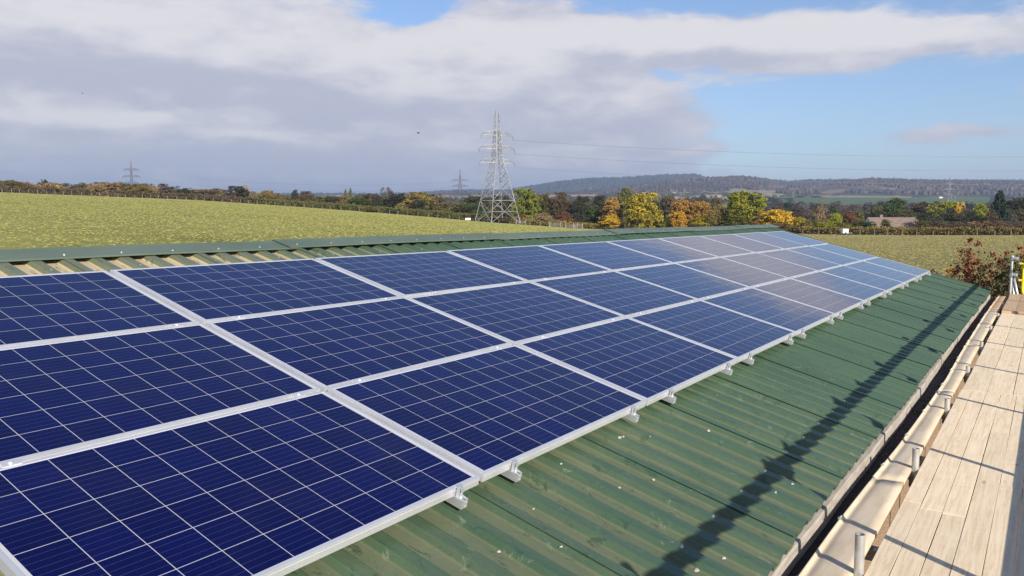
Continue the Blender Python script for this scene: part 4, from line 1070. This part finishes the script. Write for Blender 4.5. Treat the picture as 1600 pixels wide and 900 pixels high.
# ------------------------------------------------------------------ buildings
def house(px, r, L, W, hw, hr, label, rot, wallm='render', roofm='tile', wins=3, name='house', zoff=0, zb=None):
    X, Y = ground_xy(px, r); g = thing(name, label, 'house', (X, Y, hxy(X, Y)+zoff if zb is None else zb), (0, 0, rot))
    mb = MB(); mb.box((0, 0, -2), (L, W, hw)); mb.add([(0,0,hw),(0,W,hw),(0,W/2,hw+hr-.1)], [(0,1,2)]); mb.add([(L,0,hw),(L,W,hw),(L,W/2,hw+hr-.1)], [(0,2,1)]); mb.build('wall', M[wallm], g)
    o = .45; mb = MB(); t = .12
    for s in (0, 1):
        y0 = -o if s == 0 else W+o; zb = hw - hr*o/(W/2)
        vs = [(-o, y0, zb), (L+o, y0, zb), (L+o-.5, W/2, hw+hr), (-o+.5, W/2, hw+hr)]
        vs += [(a, b, c-t) for a, b, c in vs]
        mb.add(vs, [(0,1,2,3),(4,7,6,5),(0,4,5,1),(1,5,6,2),(2,6,7,3),(3,7,4,0)])
    rf = mb.build('roof', M[roofm], g)
    if r < 400:
        MB().box((L*.25, W/2-.3, hw+hr-.4), (L*.25+.7, W/2+.3, hw+hr+.7)).build('chimney', M['tile'], rf)
    if wins:
        for k in range(wins):
            x0 = L*(k+.3)/wins
            f = MB().box((x0, -.05, hw*.38), (x0+L*.4/wins, -.004, hw*.86)).build('window', M['white'], g)
            MB().box((x0+.1, -.08, hw*.38+.1), (x0+L*.4/wins-.1, -.052, hw*.86-.1)).build('pane', M['glass_dark'], f)
house(1367, 236, 13.6, 8.5, 2.5, 2.6, 'low bungalow with a long brown tiled roof half hidden behind the right hedge', vr+.02, zb=zat(1367, 354.5, 236)-2.5)
k = 0
for px, r, L in [(857,2100,22),(866,2150,16),(872,2080,18),(893,2100,20),(899,2120,26),(913,2100,34),(1003,2050,14),(488,1500,14),(499,1480,10),(505,1500,12)]:
    house(px, r, L, 12, 6, 5, 'tiny pale house of the distant village glimpsed over the trees', vr+random.uniform(-.5, .5), wins=0); bpy.data.objects[COL.objects[-1].name]
for o in list(COL.objects):
    if o.get('label', '').startswith('tiny pale house'): o['group'] = 'distant village houses'
house(1045, 2350, 24, 14, 4, 3, 'long white farm shed under the hills above the yellow trees', vr+.1, wins=0)
house(1466, 1950, 8, 6, 3, 2, 'tiny white farm building at the far edge of the green field', vr, wins=0)

# ------------------------------------------------------------------ pylons
def pylon(px, r, ytop, label, mat, rot, H=None, th=1.0, arms=((.78,.20),(.66,.235),(.54,.22)), base=None, group=None, xy=None, z0=None):
    if xy is None: X, Y = ground_xy(px, r)
    else: X, Y = xy
    if z0 is None: z0 = hxy(X, Y)
    if H is None: H = zat(px, ytop, r) - z0
    g = thing('pylon', label, 'pylon', (X, Y, z0), (0, 0, rot), group)
    base = base or H*.150
    def hw(t):      # half width of the body at height fraction
        return float(np.interp(t, [0, .30, .54, .66, .80, 1.0], [base, base*.62, base*.27, base*.20, base*.15, base*.10]))
    lv = [0, .10, .20, .30, .38, .45, .54, .60, .66, .72, .78, .82]
    c4 = ((-1,-1),(1,-1),(1,1),(-1,1))
    leg = H*.0042*th; br = leg*.55
    for sx, sy in c4:
        mb = MB()
        for a, b in zip(lv[:-1], lv[1:]): mb.tube((sx*hw(a), sy*hw(a), a*H), (sx*hw(b), sy*hw(b), b*H), leg, leg*.9, 4)
        mb.build('leg', M[mat], g)
    mb = MB()
    for i, (a, b) in enumerate(zip(lv[:-1], lv[1:])):
        for k in range(4):
            s, t = c4[k], c4[(k+1) % 4]; A = lambda q, f: Vector((q[0]*hw(f), q[1]*hw(f), f*H))
            if i < 3:
                md = (A(s, b)+A(t, b))/2
                if i % 2 == 0: mb.tube(A(s, a), md, br, None, 4, False); mb.tube(A(t, a), md, br, None, 4, False)
                else:
                    m0 = (A(s, a)+A(t, a))/2; mb.tube(m0, A(s, b), br, None, 4, False); mb.tube(m0, A(t, b), br, None, 4, False)
                mb.tube(A(s, b), A(t, b), br, None, 4, False)
                # secondary bracing
                mb.tube((A(s, a)+md)/2, (A(s, a)+A(s, b))/2, br*.6, None, 4, False); mb.tube((A(t, a)+md)/2, (A(t, a)+A(t, b))/2, br*.6, None, 4, False)
            else:
                mb.tube(A(s, a), A(t, b), br*.9, None, 4, False); mb.tube(A(t, a), A(s, b), br*.9, None, 4, False)
                mb.tube(A(s, b), A(t, b), br*.9, None, 4, False)
    mb.build('bracing', M[mat], g)
    tips = []
    for f, ln in arms:
        for sd in (-1, 1):
            mb = MB(); w = hw(f); L = ln*H; z = f*H; tip = Vector((sd*L, 0, z)); up = .045*H
            for sy in (-1, 1):
                b0 = Vector((sd*w, sy*w, z)); b1 = Vector((sd*w, sy*w, z+up)); mid = Vector((sd*L*.72, 0, z+up*.62))
                mb.tube(b0, tip, leg*.85, leg*.6, 4); mb.tube(b1, mid, br*1.1, None, 4); mb.tube(mid, tip, br*1.1, None, 4)
                for q in (.3, .55, .8):
                    lo = b0.lerp(tip, q); hi = b1.lerp(mid, min(1, q/.75)); mb.tube(lo, hi, br*.7, None, 4, False)
                    lo2 = b0.lerp(tip, max(0, q-.25)); mb.tube(lo2, hi, br*.7, None, 4, False)
            arm = mb.build('crossarm', M[mat], g)
            mi = MB(); mi.tube(tip, tip - Vector((0, 0, H*.030)), H*.0022*th, None, 6); 
            for q in range(5): mi.tube(tip - Vector((0, 0, H*(.004+.005*q))), tip - Vector((0, 0, H*(.006+.005*q))), H*.0045*th, None, 8)
            mi.build('insulator', M['glass_ins'], arm)
            tips.append(tip - Vector((0, 0, H*.030)))
    mb = MB(); w = hw(.82)
    for sd in (-1, 1):
        for sy in (-1, 1):
            mb.tube((sd*w, sy*w, .82*H), (sd*w*.75, 0, H), leg*.7, leg*.5, 4)
        for q in (.85, .89, .93): mb.tube((sd*w*.95, -w*(1-q)*4, q*H), (sd*w*.9, w*(1-q)*4, (q+.03)*H), br*.7, None, 4, False); mb.tube((-w*.9, 0, q*H), (w*.9, 0, q*H+.02*H*sd), br*.7, None, 4, False)
    mb.build('earthwire_peak', M[mat], g)
    Mw = Matrix.Translation((X, Y, z0)) @ Matrix.Rotation(rot, 4, 'Z')
    return g, [Mw @ t for t in tips], H
big, tipsB, HB = pylon(777, 236, 172, 'tall pale lattice pylon standing in the pasture edge above the barn ridge', 'pylon_pale', vr + math.radians(32), th=.95, arms=((.775,.165),(.655,.185),(.535,.185)))
MB().box((-1.2,-1.2,2.7),(1.2,1.2,2.72)).build('anti_climb_guard', M['pylon_pale'], big)
p2, tips2, H2 = pylon(719, 900, 264, 'mid distance dark pylon left of the tall pale pylon', 'pylon_dark', vr + math.radians(8), th=1.4, arms=((.70,.21),(.55,.22),(.40,.20)), base=5)
p3, tips3, H3 = pylon(208, 1050, 252, 'small distant pylon above the far left hedgerow', 'pylon_dark', vr + math.radians(30), th=1.6, arms=((.80,.16),(.65,.18),(.50,.16)), base=4)
p4, tips4, H4 = pylon(1481, 1000, 276, 'slim distant pylon against the wooded ridge at the right', 'pylon_mid', vr + math.radians(5), th=.9, arms=((.78,.16),(.62,.20),(.46,.18)), base=4)
p6, tips6, H6 = pylon(1491, 700, 303, 'small pale pole mast in front of the slim distant right pylon', 'pylon_mid', vr, th=.6, arms=((.85,.10),(.6,.14),(.4,.16)), base=1.6)
# next pylon of the tall line stands to the right, outside the picture
PRx, PRy = ground_xy(800, 1); dr_ = math.radians(-17); 
XY5 = (CAM[0]+360*math.cos(dr_), CAM[1]+360*math.sin(dr_))
p5, tips5, H5 = pylon(0, 0, 0, 'another tall pale pylon far to the right of the barn', 'pylon_pale', vr - math.radians(25), H=HB, th=1.25, arms=((.775,.165),(.655,.185),(.535,.185)), xy=XY5, z0=1.0)
def wire(a, b, sag, rad, label, group, mid=None):
    a = Vector(a); b = Vector(b); n = 48; mb = MB(); pts = []
    for i in range(n+1):
        t = i/n; p = a.lerp(b, t); p.z -= sag*4*t*(1-t); pts.append(p)
    for p, q in zip(pts[:-1], pts[1:]): mb.tube(p, q, rad, None, 4, False)
    return tag(mb.build('power_line', M['wire'], smooth=True), label, 'power line', group)
lvn = ['top', 'middle', 'lowest']
for i, (a, b) in enumerate(zip(tipsB, tips5)):
    wire(a, b, 5.0, .021, f'thin power line from the {lvn[i//2]} {"left" if i%2==0 else "right"} arm of the tall pylon', 'power lines of the tall pylon')
for i, (a, b) in enumerate(zip(tips2, tips3)):
    wire(a, b, 9.0, .045, f'faint power line joining {lvn[i//2]} {"left" if i%2==0 else "right"} arms of the two dark pylons', 'power lines across the left sky')
XY7 = (CAM[0]+1100*math.cos(math.radians(100)), CAM[1]+1100*math.sin(math.radians(100)))
for i, a in enumerate(tips3[::2]):
    b = Vector(a) + (Vector((XY7[0], XY7[1], a.z)) - Vector(a)); wire(a, b, 9, .045, f'faint {lvn[i]} power line from the small left pylon to the left edge', 'power lines across the left sky')
for i, a in enumerate(tips2[1::2]):
    b = Vector((*ground_xy(980, 1250), a.z-6)); wire(a, b, 8, .04, f'faint {lvn[i]} power line passing behind the tall pylon to the right', 'power lines across the left sky')

# ------------------------------------------------------------------ birds
def bird(px, py, r, s, label):
    d = raydir(px, py); h = math.hypot(d[0], d[1]); loc = (CAM[0]+r*d[0]/h, CAM[1]+r*d[1]/h, CAM[2]+r*d[2]/h)
    b = thing('bird', label, 'bird', loc, (0, .1, 2.2))
    mb = MB(); ring = [(-.20,.012),(-.12,.03),(-.02,.05),(.08,.048),(.14,.03),(.19,.032),(.22,.02),(.26,.004)]
    for (x0, r0), (x1, r1) in zip(ring[:-1], ring[1:]): mb.tube((x0*s, 0, 0), (x1*s, 0, .01*s), r0*s, r1*s, 8, False)
    mb.add([(-.18*s,-.02*s,0),(-.32*s,-.06*s,0),(-.32*s,.06*s,0),(-.18*s,.02*s,0)], [(0,1,2,3)])
    mb.build('body', M['bird'], b, smooth=True)
    for sd in (-1, 1):
        m = MB(); m.add([(.10*s,sd*.03*s,.02*s),(.14*s,sd*.25*s,.12*s),(.02*s,sd*.52*s,.10*s),(-.08*s,sd*.25*s,.10*s),(-.08*s,sd*.03*s,.01*s)], [(0,1,2,3,4)]); m.build('wing', M['bird'], b)
bird(654, 208, 90, .8, 'small black bird flying in the sky left of the tall pylon')
bird(129, 146, 140, .6, 'tiny dark bird speck high in the left sky')

# ------------------------------------------------------------------ red leaved shrub beyond the scaffold end
def shrub(label, loc, stems, colr, seed):
    rng = random.Random(seed); root = thing('shrub', label, 'shrub', loc); mb = MB(); C = []; 
    for (dx, dy, top, wob) in stems:
        p = Vector((dx*.3, dy*.3, 0)); n = 9; q = None
        for k in range(n):
            t = (k+1)/n; q = Vector((dx*(.3+.7*t)+rng.uniform(-wob, wob), dy*(.3+.7*t)+rng.uniform(-wob, wob), top*t)); mb.tube(p, q, .018*(1-t)+.005, .018*(1-t)+.003, 5, False)
            if t > .35:
                for b in range(3):
                    a = rng.uniform(0, 6.28); L = rng.uniform(.15, .55)*(1.1-t); e = q + Vector((math.cos(a)*L, math.sin(a)*L, L*.7)); mb.tube(q, e, .005, .002, 4, False)
                    for m in range(8): C.append(q.lerp(e, rng.uniform(.2, 1.05)) + Vector((rng.gauss(0,.03), rng.gauss(0,.03), rng.gauss(0,.03))))
                for m in range(26): C.append(p.lerp(q, rng.uniform(0, 1)) + Vector((rng.gauss(0,.075), rng.gauss(0,.075), rng.gauss(0,.06))))
            p = q
    mb.build('stem', M['bark'], root)
    V = leaf_quads(np.array([tuple(c) for c in C]), .027, np.random.default_rng(seed), elong=1.3)
    me = quads_mesh('leaves', V, LEAF[colr]); o = bpy.data.objects.new('leaves', me); COL.objects.link(o); o.parent = root
    return root
def on_ground(px, r): X, Y = ground_xy(px, r); return (X, Y, 0)
def htop(px, py, r): return zat(px, py, r)
def shr(px, r, tops, colr, label, seed):
    X, Y = ground_xy(px, r); st = []
    rv = (math.sin(YAW), -math.cos(YAW))
    for p, y in tops:
        off = (p-px)/FPX*r; st.append((rv[0]*off+random.uniform(-.2, .2), rv[1]*off+random.uniform(-.2, .2), htop(p, y, r), .03))
    return shrub(label, (X, Y, 0), st, colr, seed)
shr(1520, 20.5, [(1515,376),(1511,392),(1519,400),(1507,408),(1524,412),(1500,424)], 'red', 'red leaved shrub with one tall spire beyond the roof corner, left one', 1)
shr(1540, 20.0, [(1540,381),(1534,396),(1546,398),(1530,414),(1550,412),(1537,410),(1560,418),(1526,424)], 'red', 'red leaved shrub with twin spires beyond the roof corner, middle one', 2)
shr(1585, 19.5, [(1597,370),(1583,388),(1576,396),(1604,384),(1612,380),(1568,408),(1590,400),(1560,416),(1572,412),(1598,398),(1622,376)], 'red', 'dense red brown shrub behind the scaffold post, right one', 3)
shr(1565, 18.6, [(1560,424),(1572,420),(1580,418),(1590,426),(1552,432),(1600,424),(1610,420),(1566,430),(1585,432),(1545,442)], 'olive', 'olive green lower shrub behind the scaffold post and yellow gate', 4)
shr(1580, 19.0, [(1570,406),(1562,416),(1576,410),(1586,412),(1594,408),(1556,426),(1604,414),(1568,436),(1582,428)], 'dark', 'dark leaved shrub filling in behind the scaffold post', 5)
shr(1482, 21, [(1478,423),(1486,424),(1490,430),(1474,427)], 'orange', 'small orange leaved sprig just above the roof edge', 6)

# ------------------------------------------------------------------ haze
HD = 1.6e-4
mb = MB(); mb.box((-9500, -9500, -9), (9500, 9500, 330)); hz = mb.build('haze', None)
hz.data.materials.clear(); hm = bpy.data.materials.new('haze_air'); hm.use_nodes = True; nt = hm.node_tree
for n in list(nt.nodes): nt.nodes.remove(n)
out = nd(nt, 'ShaderNodeOutputMaterial'); pv = nd(nt, 'ShaderNodeVolumePrincipled'); pv.inputs['Density'].default_value = HD
pv.inputs['Color'].default_value = (.54, .70, 1, 1); pv.inputs['Anisotropy'].default_value = .2
nt.links.new(pv.outputs[0], out.inputs['Volume']); hz.data.materials.append(hm); kind(hz, 'stuff'); hz['label'] = 'thin blue air haze over the distant hills'; hz['category'] = 'haze'
SC.cycles.volume_bounces = 0; SC.cycles.max_bounces = 6; SC.cycles.diffuse_bounces = 2; SC.cycles.glossy_bounces = 3
